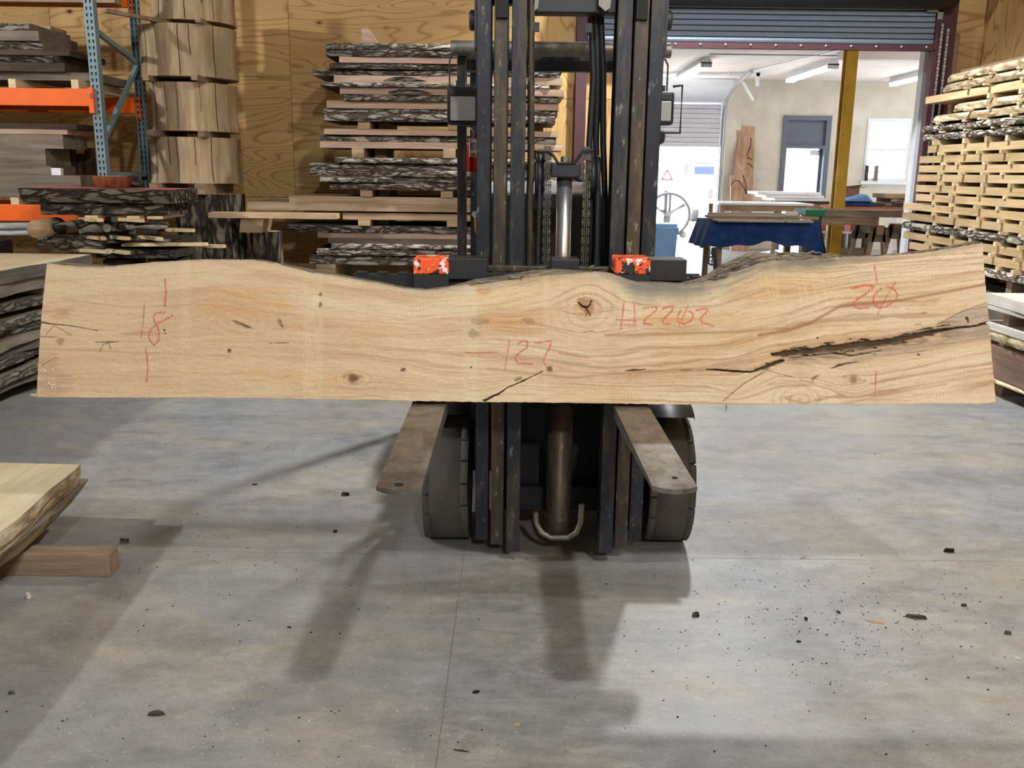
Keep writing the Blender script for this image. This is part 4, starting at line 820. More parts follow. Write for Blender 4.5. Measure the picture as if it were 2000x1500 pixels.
for k in range(12):
    a = -.6+.09*k; g_ = patch(a, a+(.03 if k % 3 else .055), lz-.016, lz+.02, rr+.0012); mb.add(g_.v, g_.f)
obj('barcode', mb, M['black'], fe)
tc = bpy.data.curves.new('label_text', 'FONT'); tc.body = 'ABC'; tc.size = .019; tc.align_x = 'CENTER'; tc.extrude = .0004
tmp = bpy.data.objects.new('label_text_curve', tc); COL.objects.link(tmp); bpy.context.view_layer.update()
tm = bpy.data.meshes.new_from_object(tmp.evaluated_get(bpy.context.evaluated_depsgraph_get())); bpy.data.objects.remove(tmp)
tm.materials.clear(); tm.materials.append(M['black'])
to = bpy.data.objects.new('label_text', tm); COL.objects.link(to); to.parent = fe; to.location = Vector((xe-.008, 4.38-rr-.0016, lz-.0435))-wloc(fe); to.rotation_euler = (R(90), 0, 0)
# control lever with an amber grip seen left of the mast
K('control_lever', MB().tube([W(931, 420, 4.5), W(932, 445, 4.5), W(937, 465, 4.5), W(943, 500, 4.5), W(950, 540, 4.5), W(960, 590, 4.55), Vector((XC-.2, 4.6, .9))], [.014, .013, .012, .012, .012, .012, .012], 8), wood('amber lever', srgb(206, 150, 74), srgb(160, 104, 44), 'Z'))
K('lever_knob', MB().tube([W(922, 416, 4.5), W(931, 421, 4.5), W(941, 424, 4.5)], [.008, .018, .018], 8), 'galv')
# ------------------------------------------------------------------ lumber
def hsh(*a): return random.Random(str(a))
def frameX(yf): return lambda s, o, z: (s, yf-o, z)            # length along X, face towards the camera
def frameY(xf, sg): return lambda s, o, z: (xf+sg*o, s, z)      # length along Y, face towards +-X
def wob(seed, s, amp, f=2.3):
    r = hsh(seed); ph = [r.uniform(0, 6.28) for _ in range(4)]
    return amp*(.5*math.sin(s*f+ph[0])+.3*math.sin(s*f*2.3+ph[1])+.2*math.sin(s*f*5.1+ph[2]))
def board(fr, s0, s1, depth, z0, z1, mt, label, group=None, edge=None, seed=0, amp=.03, lean=.012, taper=0.0, N=22, fscale=1.0, name='live_edge_board', cat='slab', rough=1.0, sag=None):
    mb = MB(); rows = []
    sg = sag or (lambda s: 0)
    def E(s):
        e = wob(seed, s, amp)
        for a, sgn in ((s0, 1), (s1, -1)):
            d = (s-a)*sgn
            if taper and (sgn < 0) == (taper < 0) and d < abs(taper): e -= depth*.8*(1-math.sqrt(max(0, 1-(1-d/abs(taper))**2)))
        return e
    for k in range(N+1):
        s = s0+(s1-s0)*k/N; e = E(s); l = lean*(1+wob(seed+7, s, .6, 3.1)); dz = sg(s)
        rows.append([fr(s, e+l, z0+dz), fr(s, e-l, z1+dz), fr(s, -depth, z1+dz), fr(s, -depth, z0+dz)])
    mb.grid(rows, False, True); mb.add(rows[0], [(0, 1, 2, 3)]); mb.add(rows[-1], [(3, 2, 1, 0)])
    o = obj(name, mb, M[mt]); tag(o, label, cat, group, 'thing')
    if edge:
        n2 = max(30, int((s1-s0)*34)); r = hsh(seed, 'b'); rows = []; th = z1-z0
        for k in range(n2+1):
            s = s0+.004+(s1-s0-.008)*k/n2; e = E(s); l = lean*(1+wob(seed+7, s, .6, 3.1)); row = []; dz = sg(s)
            for m_ in range(6):
                t = m_/5; o_ = e+l*(1-2*t)
                bl = math.sin(math.pi*min(1, max(0, t*.94+.03)))
                bump = rough*(.012*bl+.016*bl*(r.random()-.35)+.006*wob(seed+m_, s, 1, 19))
                row.append(fr(s, o_+max(.001, bump), z0+dz+.001+(th-.002)*t))
            rows.append(row)
        m2 = MB(); m2.grid(rows); obj('bark_edge', m2, M[edge], o)
    return o
def stick_mesh(name, L, w, h, mt, along='Y'):
    mb = MB()
    mb.box(-w/2, w/2, -L, 0, 0, h) if along == 'Y' else mb.box(-L, 0, -w/2, w/2, 0, h)
    return mb
# ---- tall middle stack
YM = 8.6
LAY = [(635, 85, 98, 'bark', 'grey barked'), (636, 98, 112, 'bark', 'dark barked'), (662, 112, 124, 'pink', 'clean pinkish sawn'), (642, 124, 136, 'bark', 'thin barked'), (608, 136, 149, 'mixed', 'brown, far-reaching barked'), (652, 149, 163, 'pink', 'pinkish straight-edged'), (628, 163, 172, 'bark', 'dark ragged barked'), (664, 172, 186, 'pink', 'notched pinkish'), (672, 186, 198, 'bark', 'grey-brown barked'), (637, 198, 213, 'pink', 'long pinkish'), (626, 213, 224, 'bark', 'thin dark barked'), (634, 224, 239, 'bark', 'pale flaky barked'),
       'gap', (633, 254, 265, 'pink', 'smooth pink'), (624, 265, 278, 'bark', 'flaky barked, grey-tipped'), (624, 278, 291, 'pink', 'pale pink wavy'), 'gap', (655, 309, 320, 'bark', 'light barked'), (602, 320, 333, 'bark', 'long barked'), (606, 333, 346, 'mixed', 'cream-ended'), (627, 346, 358, 'bark', 'rough barked'), (644, 358, 372, 'bark', 'pale furrowed barked'), 'gap',
       (565, 386, 399, 'pale', 'cream knotty'), (484, 399, 414, 'pale', 'cream crotch-figured, far-reaching'), (668, 418, 431, 'pale', 'cream shorter'), 'gap', (556, 443, 457, 'bark', 'black barked, far-reaching'), (620, 457, 467, 'pink', 'thin brown'), (640, 467, 477, 'saw', 'short brown'), (648, 477, 487, 'bark', 'light furrowed barked'), (620, 487, 500, 'bark', 'dark thick barked'), (602, 500, 519, 'bark', 'lowest thick barked'), ]
zs = []; idx = 0
zpx = lambda y: W(850, y, YM).z
gaps = []
prev = None
for L in LAY:
    if L == 'gap': gaps.append(prev); continue
    x0p, y0, y1, kind, desc = L; idx += 1
    x0 = W(x0p, (y0+y1)/2, YM).x; x1 = W(1072+hsh(idx, 'e').random()*30, 200, YM).x
    if kind == 'pale' and x0p < 500: x1 = W(1000, 400, YM).x
    z0, z1 = zpx(y1), zpx(y0)
    if prev is not None and prev[0]-z1 < .012: z1 = prev[0]-.001
    if gaps and gaps[-1] is prev and prev is not None and len(prev) == 2: prev = prev
    mt = {'bark': 'saw_dark_x', 'mixed': 'saw_grey_x', 'pink': 'saw_pink_x', 'pale': 'saw_pale_x', 'saw': 'saw_grey_x'}[kind]
    r = hsh(idx)
    ed = 'bark_x' if kind in ('bark', 'mixed') else None
    o = board(frameX(YM+r.uniform(-.04, .05)), x0, x1, .85, z0, z1, mt, f'{desc} slab, {ORD[idx-1]} from the top of the tall middle stack', 'slabs in the tall middle stack', ed, 100+idx, .028 if ed else .008, .012 if ed else .003, rough=1.3)
    if kind == 'pink' and idx in (6, 8, 14, 16):   # bark inclusion on the sawn edge
        xa = x0+(x1-x0)*(.22 if idx != 14 else .6)
        m2 = MB(); m2.grid([[(xa+.05*k, YM-.052-.004*math.sin(k), z0+(z1-z0)*(.15+.7*t*math.sin(math.pi*min(1, (k+.7)/8.5)))) for t in (0, .5, 1)] for k in range(9)]); obj('bark_pocket', m2, M['bark_dk'], o)
    prev = (z0, z1)
    LAY[LAY.index(L)] = (z0, z1, x0, x1)
# bearers in the gaps
pairs = [(k-1, k+1) for k, L in enumerate(LAY) if L == 'gap']
first = True
nb = 0
for a, b in pairs:
    zt, zb_ = LAY[a][0], LAY[b][1]
    h = zt-zb_-.002
    for ib, px in enumerate((707, 742, 880, 1050)):
        x = W(px+hsh(a, px).uniform(-10, 10), 250, YM).x; w = .11
        nb += 1
        y0 = YM-.02 if px in (707, 880) else YM+.25
        o = obj('spacer_block', MB().box(x-w/2, x+w/2, y0, YM+.8, zb_+.001, zt-.001), M['block'], bevel=.003)
        tag(o, f'{["leftmost pale", "second, set-back", "third", "rightmost"][ib]} spacer block in the {["upper", "second", "third", "lower"][min(3, pairs.index((a, b)))]} gap of the tall middle stack', 'spacer block', 'spacer blocks in the tall middle stack')
zlow = LAY[-1][0]
for k, x in enumerate((-1.75, -.7, .2)):
    o = obj('timber_crib', MB().box(x-.09, x+.09, YM+.02, YM+.8, .0, .16).box(x-.09, x+.09, YM+.02, YM+.25, .16, zlow-.17).box(x-.09, x+.09, YM+.55, YM+.8, .16, zlow-.17).box(x-.09, x+.09, YM+.02, YM+.8, zlow-.17, zlow-.001), M['block'])
    tag(o, f'{["first", "second", "third"][k]} timber crib from the left carrying the tall middle stack', 'crib', 'cribs under the tall middle stack')
# offcut on top of the stack
p = W(710, 82, YM+.2); q = W(741, 60, YM+.2)
tag(obj('wood_offcut', MB().prism([(p.x, LAY[0][1]+.001), (q.x, LAY[0][1]+.001), (p.x+.055, q.z+.01), (p.x, q.z)], YM+.1, YM+.3, 'Y'), M['saw_pink_x']), 'wedge-shaped pinkish offcut lying on top of the tall middle stack', 'offcut')
# long thin slab lying out to the left on a block and stump
zA = LAY[23][0]
z1 = W(540, 415, YM-.25).z; z0 = W(540, 425, YM-.25).z
x0 = W(415, 420, YM-.3).x; x1 = W(660, 424, YM-.3).x
board(frameX(YM-.4), x0, x1, .2, z0, z1, 'saw_pale_x', 'thin pale slab bridging from the stump block to the tall middle stack', None, None, 300, .03, .004)
p, q = W(470, 426, YM-.3), W(521, 454, YM-.3)
tag(obj('wood_block', MB().prism([(p.x, q.z), (q.x-.03, q.z), (q.x, z0-.001), (p.x+.02, z0-.001)], YM-.37, YM-.05, 'Y'), M['saw_pale_x'], bevel=.004), 'pale sawn block standing on the small stump', 'block')
zq = q.z
p, q = W(477, 458, YM-.3), W(539, 500, YM-.3)
xm = (p.x+q.x)/2; rr = (q.x-p.x)/2
st = thing('stump', 'small bark-sided stump under the pale block', 'stump', (xm, YM-.1, 0))
def barklog(nm, mt, x, y, r, z0, z1, par, bulge=0.0, n=40, rowsN=8, nz=.05, seed=1, flare=0.0):
    rows = []; rr = hsh(seed)
    lob = [(rr.uniform(.3, 1)*nz, k, rr.uniform(0, 6.28)) for k in (2, 3, 5, 8, 13)]
    for j in range(rowsN+1):
        t = j/rowsN; z = z0+(z1-z0)*t; row = []
        for k in range(n):
            a = 2*math.pi*k/n; R_ = r*(1+sum(w*math.sin(f*a+ph+.5*t) for w, f, ph in lob)+bulge*math.sin(math.pi*t)+flare*(1-t)**2)
            R_ += r*.012*(rr.random()-.5)*(nz > .02)
            row.append((x+R_*math.cos(a), y+R_*math.sin(a), z))
        rows.append(row)
    o = obj(nm, MB().grid(rows, True, True), M[mt], par)
    c = obj('cut_end', MB().add(rows[-1], [tuple(range(n))]).add(rows[0], [tuple(range(n))[::-1]]), M['log_z'], par)
    return rows
barklog('bark', 'bark_z', xm, YM-.1, rr, 0, zq-.001, st, .03, seed=4)
# ---- big bark stump carrying the column of log rounds
YL = 8.55
p, q = W(322, 378, YL), W(462, 378, YL); xs_ = (p.x+q.x)/2; rs = (q.x-p.x)/2; zst = p.z
st = thing('stump', 'tall dark stump with rough grey bark under the column of logs', 'stump', (xs_, YL+.2, 0))
barklog('bark', 'bark_z', xs_, YL+.22, rs*.97, 0, zst, st, -.03, 56, 14, .05, 11, .12)
YR = YL+.25
rounds = [(288, 459, 268, 358), (291, 453, 161, 256), (270, 452, 48, 150), (287, 447, -46, 39)]
desc = ['lowest', 'second from bottom', 'third from bottom, widest', 'uppermost']
zprev = zst; zz = []
for k, (a, b, y0, y1) in enumerate(rounds):
    p, q = W(a, y1, YR), W(b, y0, YR); z0, z1 = W((a+b)/2, y1, YR-.2).z, W((a+b)/2, y0, YR-.2).z
    zz.append((z0, z1, (p.x+q.x)/2, (q.x-p.x)/2))
for k, (z0, z1, x, r) in enumerate(zz):
    t = thing('log_round', f'debarked log round, {desc[k]} in the column on the tall stump', 'log round', (x, YR+.1, z0), 'log rounds in the column')
    rows = barklog('log_side', 'log_z', x, YR+.12, r*.98, z0, z1, t, -.035, 48, 8, .016, 20+k)
    for j in range(6):   # drying checks
        a = R(-150+j*21+hsh(k, j).uniform(-7, 7)); m2 = MB(); pth = []
        zc0 = z0+.01 if j % 2 else z0+(z1-z0)*.4; zc1 = z1-.004
        for i_ in range(7):
            tt = i_/6; zc = zc0+(zc1-zc0)*tt; RR = 0
            f_ = (zc-z0)/(z1-z0)*8; j0 = min(7, int(f_)); kk = (math.degrees(a)+hsh(k, j, i_).uniform(-.5, .5)) % 360/360*48; k0 = int(kk) % 48
            v0 = Vector(rows[j0][k0]); v1 = Vector(rows[j0+1][k0]); v2 = Vector(rows[j0][(k0+1) % 48]); v = v0+(v1-v0)*(f_-j0)+(v2-v0)*(kk-int(kk)); pth.append(v)
        m2.tube(pth, [.002+.0022*hsh(k, j, 9).random()]*7, 5); obj('drying_check', m2, M['dark_hole'], t)
    # spacer sticks under this round
    zlo = zst if k == 0 else zz[k-1][1]
    h = z0-zlo-.002
    for j, dx in enumerate((-.55, .5)):
        if k == 3 and j == 0: continue
        xx = x+dx*r; w = max(.05, min(.09, h*1.2))
        if h > .1:
            o = obj('spacer_block', MB().box(xx-w, xx+w, YR-.28, YR+.4, zlo+.001, zlo+h/2).box(xx-w*.8, xx+w, YR-.26, YR+.4, zlo+h/2, z0-.001), M['block'], bevel=.003)
        else:
            o = obj('spacer_stick', MB().box(xx-w/2, xx+w/2, YR-.34-.1*((k+j) % 2), YR+.42, zlo+.001, z0-.001), M['oak'])
        tag(o, f'{["left", "right"][j]} spacer under the {desc[k].split(",")[0]} log round', 'spacer', 'spacers in the log column')
# stick poking out of the top joint
zt = zz[2][1]
o = obj('spacer_stick', MB().bar((zz[2][2]-.36, YR-.8, zt+.0165), (zz[2][2]+.02, YR-.02, zt+.0165), .05, .03), M['oak']); tag(o, 'long square stick jutting toward the aisle under the uppermost log round', 'stick')
# ---- pallet rack
YRk, YRr = 8.0, 8.92
xp = W(186, 170, YRk).x; pw = .078
rk = thing('pallet_rack', 'blue-grey and orange pallet rack loaded with old timber on the left', 'rack', (xp-1.6, 8.45, 0))
KR = lambda n, mb, m, p=rk, **k: obj(n, mb, M[m], p, **k)
zbm = [(W(100, 432, YRk).z, W(100, 400, YRk).z), (W(100, 207, YRk).z, W(100, 173, YRk).z)]
zbm.append((zbm[1][0]+(zbm[1][0]-zbm[0][0])*.98, zbm[1][1]+(zbm[1][1]-zbm[0][1])*.98))
for xx in (xp, xp-3.3):
    for yy, fs in ((YRk, -1), (YRr, 1)):
        mb = MB().box(xx-pw/2, xx+pw/2, yy-.002, yy+.002, 0, 3.6).box(xx-pw/2, xx-pw/2+.004, yy, yy+.072, 0, 3.6).box(xx+pw/2-.004, xx+pw/2, yy, yy+.072, 0, 3.6) if fs < 0 else MB().box(xx-pw/2, xx+pw/2, yy+.068, yy+.072, 0, 3.6).box(xx-pw/2, xx-pw/2+.004, yy, yy+.072, 0, 3.6).box(xx+pw/2-.004, xx+pw/2, yy, yy+.072, 0, 3.6)
        po = KR('upright', mb, 'rack_blue')
        if xx == xp:
            mb = MB()
            for k in range(68):
                z = .08+k*.0508
                for s in (-.017, .017):
                    mb.prism([(xx+s-.007, z+.012), (xx+s+.007, z+.012), (xx+s+.004, z-.014), (xx+s-.004, z-.014)], yy-.0035, yy-.0015, 'Y')
                if fs > 0: mb.box(xx+pw/2-.001, xx+pw/2+.0015, yy+.03, yy+.046, z-.012, z+.012)
            so = KR('slots', mb, 'dark_hole', po); so['kind'] = 'stuff'
    if xx == xp:
        for (a, b) in (((YRk+.07, 2.62), (YRr, 2.45)), ((YRk+.07, 1.72), (YRr, 2.42)), ((YRk+.07, 1.45), (YRr, 1.45)), ((YRk+.07, .5), (YRr, 1.3)), ((YRk+.07, .3), (YRr, .3))):
            KR('brace', MB().bar((xx, a[0], a[1]), (xx, b[0], b[1]), .035, .04), 'rack_blue')
for k, (z0, z1) in enumerate(zbm):
    for yy in (YRk-.03, YRr+.02):
        bm = KR('beam', MB().box(xp-3.3+pw/2, xp-pw/2, yy, yy+.055, z0, z1), 'orange', bevel=.004)
        for e in (xp, xp-3.3+.0):
            KR('end_plate', MB().box(e-pw/2-.012, e-pw/2+.028 if e == xp else e+pw/2+.01, YRk-.034 if yy < 8.5 else yy+.0, (YRk-.004) if yy < 8.5 else yy+.03, z0-.055, z1+.01), 'orange', bm)
        if yy < 8.5:
            KR('lock_pin', MB().tube([(xp-pw/2-.0, YRk-.05, z0+.11), (xp-pw/2+.012, YRk-.05, z0+.08), (xp-pw/2+.012, YRk-.03, z0+.06)], .006, 6), 'galv', bm)
def timber(px0, px1, y0, y1, lab, mt='saw_grey_x', Y=8.05, dep=.6, zbase=None, edge=None, amp=.006, seed=None, cat='timber', name='timber', xend=-6.6):
    z1 = W((max(px0, 0)+px1)/2, y0, Y).z; z0 = W((max(px0, 0)+px1)/2, y1, Y).z if zbase is None else zbase
    x1 = W(px1, (y0+y1)/2, Y).x
    x0 = xend if px0 <= 0 else W(px0, y0, Y).x
    return board(frameX(Y), x0, x1, dep, z0, z1, mt, lab, None, edge, seed if seed is not None else int(px1*7+y0), amp, .003 if not edge else .012, name=name, cat=cat), z0, z1
# shelf above second beam
zS = zbm[1][1]
o, z0a, z1a = timber(0, 186, 141, 157, 'long grey slab on pale spacers on the upper rack beams', 'saw_grey_x', 8.09, .7, seed=501, amp=.01, cat='slab', name='live_edge_board')
for px in (27, 149):
    x = W(px, 168, 8.0).x
    tag(obj('spacer_block', MB().box(x-.03, x+.03, 7.975, 8.95, zS+.001, z0a-.001), M['stick']), f'pale spacer {"nearer the frame edge" if px < 100 else "nearer the blue upright"} under the long grey slab on the rack', 'spacer')
zc = z1a+.001
for k, (px1, y0, d, mt, ed) in enumerate(((125, 122, 'dark brown slab resting on the long grey rack slab', 'saw_dark_x', None), (112, 108, 'black-edged slab second up in the rack pile', 'saw_dark_x', 'bark_dk'), (135, 96, 'grey sawn-ended slab third up in the rack pile', 'saw_dark_x', None), (82, 80, 'flaky grey slab fourth up in the rack pile', 'saw_grey_x', 'bark_x'), (75, 60, 'pale grey board fifth up in the rack pile', 'saw_grey_x', None), (57, 45, 'grey bark-skinned slab topping the rack pile', 'saw_grey_x', 'bark_x'))):
    z1 = W(60, y0, 8.05).z
    board(frameX(8.05+.02*(k % 2)), -6.3, W(px1, y0+8, 8.05).x, .7, zc, z1, mt, d, None, ed, 520+k, .02, .006); zc = z1+.001
board(frameX(8.45), -6.2, W(99, 64, 8.45).x, .3, zc, zc+.035, 'saw_pale_x', 'thin pale batten lying on top of the rack pile', None, None, 540, .004, .002, name='batten', cat='batten')
# dark irregular slab behind that pile
o = board(frameX(8.78), W(60, 90, 8.8).x, W(145, 120, 8.8).x, .1, z1a+.001, W(120, 84, 8.8).z, 'saw_dark_x', 'dark rounded slab standing behind the rack pile', None, 'bark_dk', 541, .02, .01)
# rear long timber high on the wall side
timber(0, 224, 4, 11, 'pale timber on the highest rack level', 'saw_pale_x', 8.75, .15, seed=545, zbase=zbm[2][1]+.001)
# shelf on lower beam
zS = zbm[0][1]
o, z0b, z1b = timber(0, 158, 342, 386, 'thick grey beam on the lower rack shelf', 'saw_grey_x', 7.98, .8, seed=550, name='beam_timber')
for px in (32,):
    x = W(px, 393, 8.0).x; tag(obj('spacer_block', MB().box(x-.035, x+.035, 7.975, 8.95, zS+.001, z0b-.001), M['stick']), 'pink-white spacer under the thick grey rack beam', 'spacer')
x = xp-.3; tag(obj('spacer_block', MB().box(x-.035, x+.035, 8.1, 8.95, zS+.001, z0b-.001), M['stick']), 'second spacer under the thick grey rack beam, by the upright', 'spacer')
zc = z1b+.001
for k, (px1, y0, d, mt) in enumerate(((100, 324, 'flat blue-grey board just above the thick rack beam', 'saw_grey_x'), (88, 290, 'broad split grey timber in the lower rack pile', 'saw_grey_x'), (122, 262, 'square grey timber near the top of the lower rack pile', 'saw_grey_x'), (131, 252, 'thin pinkish board under the top rack board', 'saw_pink_x'), (150, 241, 'brown board topping the lower rack pile', 'saw_dark_x'))):
    z1 = W(60, y0, 8.05).z
    board(frameX(8.05), -6.3, W(px1, y0+8, 8.05).x, .45, zc, z1, mt, d, None, None, 560+k, .005, .002, name='timber', cat='timber'); zc = z1+.001
p = W(110, 330, 8.0); tag(obj('wood_block', MB().box(p.x-.04, p.x+.04, 7.99, 8.04, z1b+.001, z1b+.06), M['white']), 'white block with a dark hole at the end of the blue-grey rack board', 'block')
for k, (x0p, x1p, y0, y1) in enumerate(((96, 140, 262, 330), (118, 150, 300, 335), (151, 160, 288, 330))):
    p = W(x0p, y1, 8.58); q = W(x1p, y0, 8.58); tag(obj('timber', MB().box(p.x, q.x, 8.55+.1*k, 8.64+.1*k, z1b+.001, q.z), M['saw_dark_x']), f'dark upright timber end, {["widest", "second", "narrowest"][k]} at the back of the lower rack pile', 'timber')
# silvery logs under the lowest beam
for k, (y0, y1, x1p) in enumerate(((435, 449, 66), (450, 461, 72))):
    z = (W(30, y0, 7.9).z+W(30, y1, 7.9).z)/2; r = (W(30, y0, 7.9).z-W(30, y1, 7.9).z)/2
    xe = W(x1p, y0, 7.9).x
    mb = MB().tube([(-6.5+(xe+6.5)*t/8, 7.92+.012*math.sin(t*2+k), z+.006*math.sin(t*1.7)) for t in range(9)], [r*(1+.06*math.sin(t*2.2+k)) for t in range(9)], 12)
    tag(obj('log', mb, wood('silver driftwood', srgb(204, 200, 196), srgb(150, 146, 142), 'X')), ['smooth silver log under the lowest rack beam', 'lower silver log beneath the first, with tan end'][k], 'log')
z = W(30, 462, 7.9).z
tag(obj('timber_crib', MB().box(-4.7, -4.3, 7.75, 7.96, 0, z-.03), M['saw_dark_x']), 'dark timber crib under the silver logs', 'crib')
# ---- red-topped crotch slab stack
YT_ = 7.35
z1 = W(180, 369, YT_).z; z0 = W(180, 396, YT_).z
o = board(frameX(YT_), W(40, 380, YT_).x, W(334, 380, YT_).x, .62, z0, z1, 'bark_dk', 'thick dark-barked slab with red-pink sealed top', None, 'bark_dk', 601, .04, -.03, N=26)
ob = MB(); xa, xb = W(42, 370, YT_).x, W(332, 370, YT_).x
ob.grid([[(xa+(xb-xa)*k/30, YT_+.03-wob(601, xa+(xb-xa)*k/30, .04)-.03 if j == 0 else YT_+.6, z1+.0015) for j in (0, 1)] for k in range(31)], False)
obj('sealed_top', ob, M['pink_top'], o, label='red-pink sealed top face')
z2 = W(190, 421, YT_).z
board(frameX(YT_+.06), W(75, 410, YT_).x, W(318, 410, YT_).x, .52, z2, z0-.001, 'bark_dk', 'second dark slab under the red-topped one, with a pale bark patch', None, 'bark_dk', 602, .03, .0, N=22)
p = W(168, 368, YT_+.15); q = W(245, 344, YT_+.15); xm = (p.x+q.x)/2; w = (q.x-p.x)/2
ck = thing('burl_chunk', 'reddish burl chunk with pale sawn top on the red-topped slab', 'wood chunk', (xm, YT_+.25, z1+.002))
rows = barklog('chunk', 'bark_z', xm, YT_+.25, w*.9, z1+.003, z1+.003+(q.z-p.z)*.95, ck, .0, 22, 5, .22, 61, -.22)
ck.children[0].data.materials[0] = wood('burl', srgb(176, 108, 70), srgb(112, 60, 40), 'Z', 12); ck.children[1].data.materials[0] = M['tan_y']
p = W(250, 366, YT_+.5); tag(obj('bark_chunk', MB().prism([(p.x, z1+.003), (p.x+.09, z1+.003), (p.x+.1, z1+.04), (p.x+.06, z1+.05), (p.x+.075, z1+.085), (p.x+.01, z1+.1), (p.x+.015, z1+.05)], YT_+.5, YT_+.6, 'Y'), M['bark_dk']), 'small black bark chunk behind the burl on the red-topped slab', 'bark chunk')
z3 = W(190, 427, YT_).z; z4 = W(190, 457, YT_).z
zc = z3-.001
# spacer sticks and twisted crotch pieces
def lay_sticks(L, zt, h, lab, grp, ang=0):
    for n_, (pa, pb, Ya, Yb) in enumerate(L):
        a = W(pa[0], pa[1], Ya); b = W(pb[0], pb[1], Yb)
        o = obj('spacer_stick', MB().bar(a, b, .04, .026), M['stick_x']); tag(o, f'{ORD[n_] if n_ else "first"} {lab}', 'stick', grp)
hb = z2-z3
for k, px in enumerate((178, 260, 300)):
    x = W(px, 424, YT_).x; tag(obj('spacer_stick', MB().box(x-.05, x+.05, YT_+.0, YT_+.55, z3+.001, z2-.001), M['stick']), f'{["left", "middle", "right"][k]} pale spacer directly under the second dark slab', 'spacer')
def crotch(px0, px1, y0, y1, Y, lab, seed, mt='bark_dk', n=26, tw=.35):
    a, b = W(px0, (y0+y1)/2, Y), W(px1, (y0+y1)/2, Y); r = (W(px0, y0, Y).z-W(px0, y1, Y).z)/2; rr = hsh(seed)
    path, rad = [], []
    for k in range(n+1):
        t = k/n; path.append((a.x+(b.x-a.x)*t, Y+.12*math.sin(t*4+seed)+r, a.z+(b.z-a.z)*t+r*.25*math.sin(t*9+seed))); rad.append(r*(.72+.28*math.sin(t*11+seed*2)*rr.uniform(.6, 1)))
    o = obj('crotch_slab', MB().tube(path, rad, 9), M[mt]); tag(o, lab, 'slab', None, 'thing'); return o
silver = wood('silver driftwood crotch', srgb(150, 142, 132), srgb(96, 88, 80), 'X')
M['silver'] = silver
crotch(100, 190, 428, 452, YT_, 'silvery forked branch piece at the left under the dark slabs', 3, 'bark_dk')
crotch(165, 200, 440, 458, YT_-.15, 'pale broken branch stub poking out below the dark slabs', 5, 'silver')
crotch(190, 330, 430, 452, YT_+.1, 'twisted dark crotch slab at the right of the red-topped stack', 8, 'bark_dk')
crotch(240, 320, 438, 448, YT_-.1, 'thin silver branch lying across the twisted crotch slab', 9, 'silver')
p = W(72, 457, YT_-.05); q = W(98, 435, YT_-.05)
tag(obj('log_end', MB().lathe([(0, -.15), (.07, -.15), (.075, .2), (0, .2)], ((p.x+q.x)/2, YT_-.02, (p.z+q.z)/2), 'Y', 18), M['saw_pale_x']), 'short log with pale round cut end in the red-topped stack', 'log')
o = board(frameX(YT_+.02), W(70, 470, YT_).x, W(200, 470, YT_).x, .5, W(130, 485, YT_).z, W(130, 459, YT_).z, 'saw_dark_x', 'dark slab with furrowed white-streaked bark end, left in the red-topped stack', None, 'bark_x', 610, .02, .01)
o = board(frameX(YT_+.1), W(185, 470, YT_).x, W(345, 470, YT_).x, .4, W(260, 478, YT_).z, W(260, 466, YT_).z, 'saw_dark_x', 'brown-black slab at the right in the red-topped stack', None, 'bark_dk', 611, .03, .01)
o = board(frameX(YT_+.05), W(180, 470, YT_).x, W(335, 500, YT_).x, .5, W(260, 505, YT_).z, W(260, 488, YT_).z, 'saw_dark_x', 'lowest visible dark slab in the red-topped stack', None, 'bark_dk', 612, .03, .01)
lay_sticks([((140, 459), (203, 466), YT_+.2, YT_-.12), ((195, 460), (250, 466), YT_+.3, YT_-.12), ((255, 460), (314, 467), YT_+.3, YT_-.14), ((300, 448), (378, 450), YT_+.1, YT_-.05), ((240, 478), (404, 477), YT_+.1, YT_-.05), ((390, 480), (438, 481), YT_+.05, YT_-.05), ((120, 486), (212, 492), YT_+.2, YT_-.2), ((205, 488), (250, 494), YT_+.1, YT_-.2), ((155, 427), (182, 430), YT_+.1, YT_-.1), ((175, 428), (197, 430), YT_+.1, YT_-.1), ((235, 428), (278, 431), YT_+.1, YT_-.1)], 0, 0, 'pale spacer stick counted down the right side of the red-topped stack', 'sticks in the red-topped stack')
for k, px in enumerate((110, 230, 320)):
    x = W(px, 470, YT_+.2).x; tag(obj('timber_crib', MB().box(x-.1, x+.1, YT_+.12, YT_+.5, 0, W(260, 506, YT_).z-.02), M['saw_dark_x']), f'{["left", "middle", "right"][k]} dark timber support at the foot of the red-topped stack', 'crib')
# ---- left stack by the aisle
XL = -3.26
FL = frameY(XL, 1)
def ysag(k): return None
zt = WX(100, 520, XL).z
lays = [(.855, .775, 'tan-topped slab crowning the aisle-side left stack', 'greyd_y', None, 7.15), (.77, .69, 'second slab of the left stack, brown waney edge', 'grey_y', None, 7.18), (.64, .585, 'third slab of the left stack, dark bark edge', 'greyd_y', 'bark_yd', 6.9), (.545, .49, 'fourth slab of the left stack, grey furrowed edge', 'greyd_y', 'bark_yd', 6.95), (.485, .43, 'fifth slab of the left stack, dark rough edge', 'greyd_y', 'bark_yd', 6.9), (.425, .365, 'sixth slab of the left stack, smooth grey edge', 'grey_y', None, 6.98), (.36, .305, 'seventh slab of the left stack, slightly violet edge', 'greyd_y', None, 6.92), (.30, .245, 'eighth slab of the left stack, mottled grey edge', 'greyd_y', 'bark_yd', 6.9), (.20, .145, 'ninth slab of the left stack, light grey edge', 'grey_y', 'bark_yd', 6.88), (.14, .09, 'lowest slab of the left stack, just off the floor', 'greyd_y', None, 6.9)]
pv = None
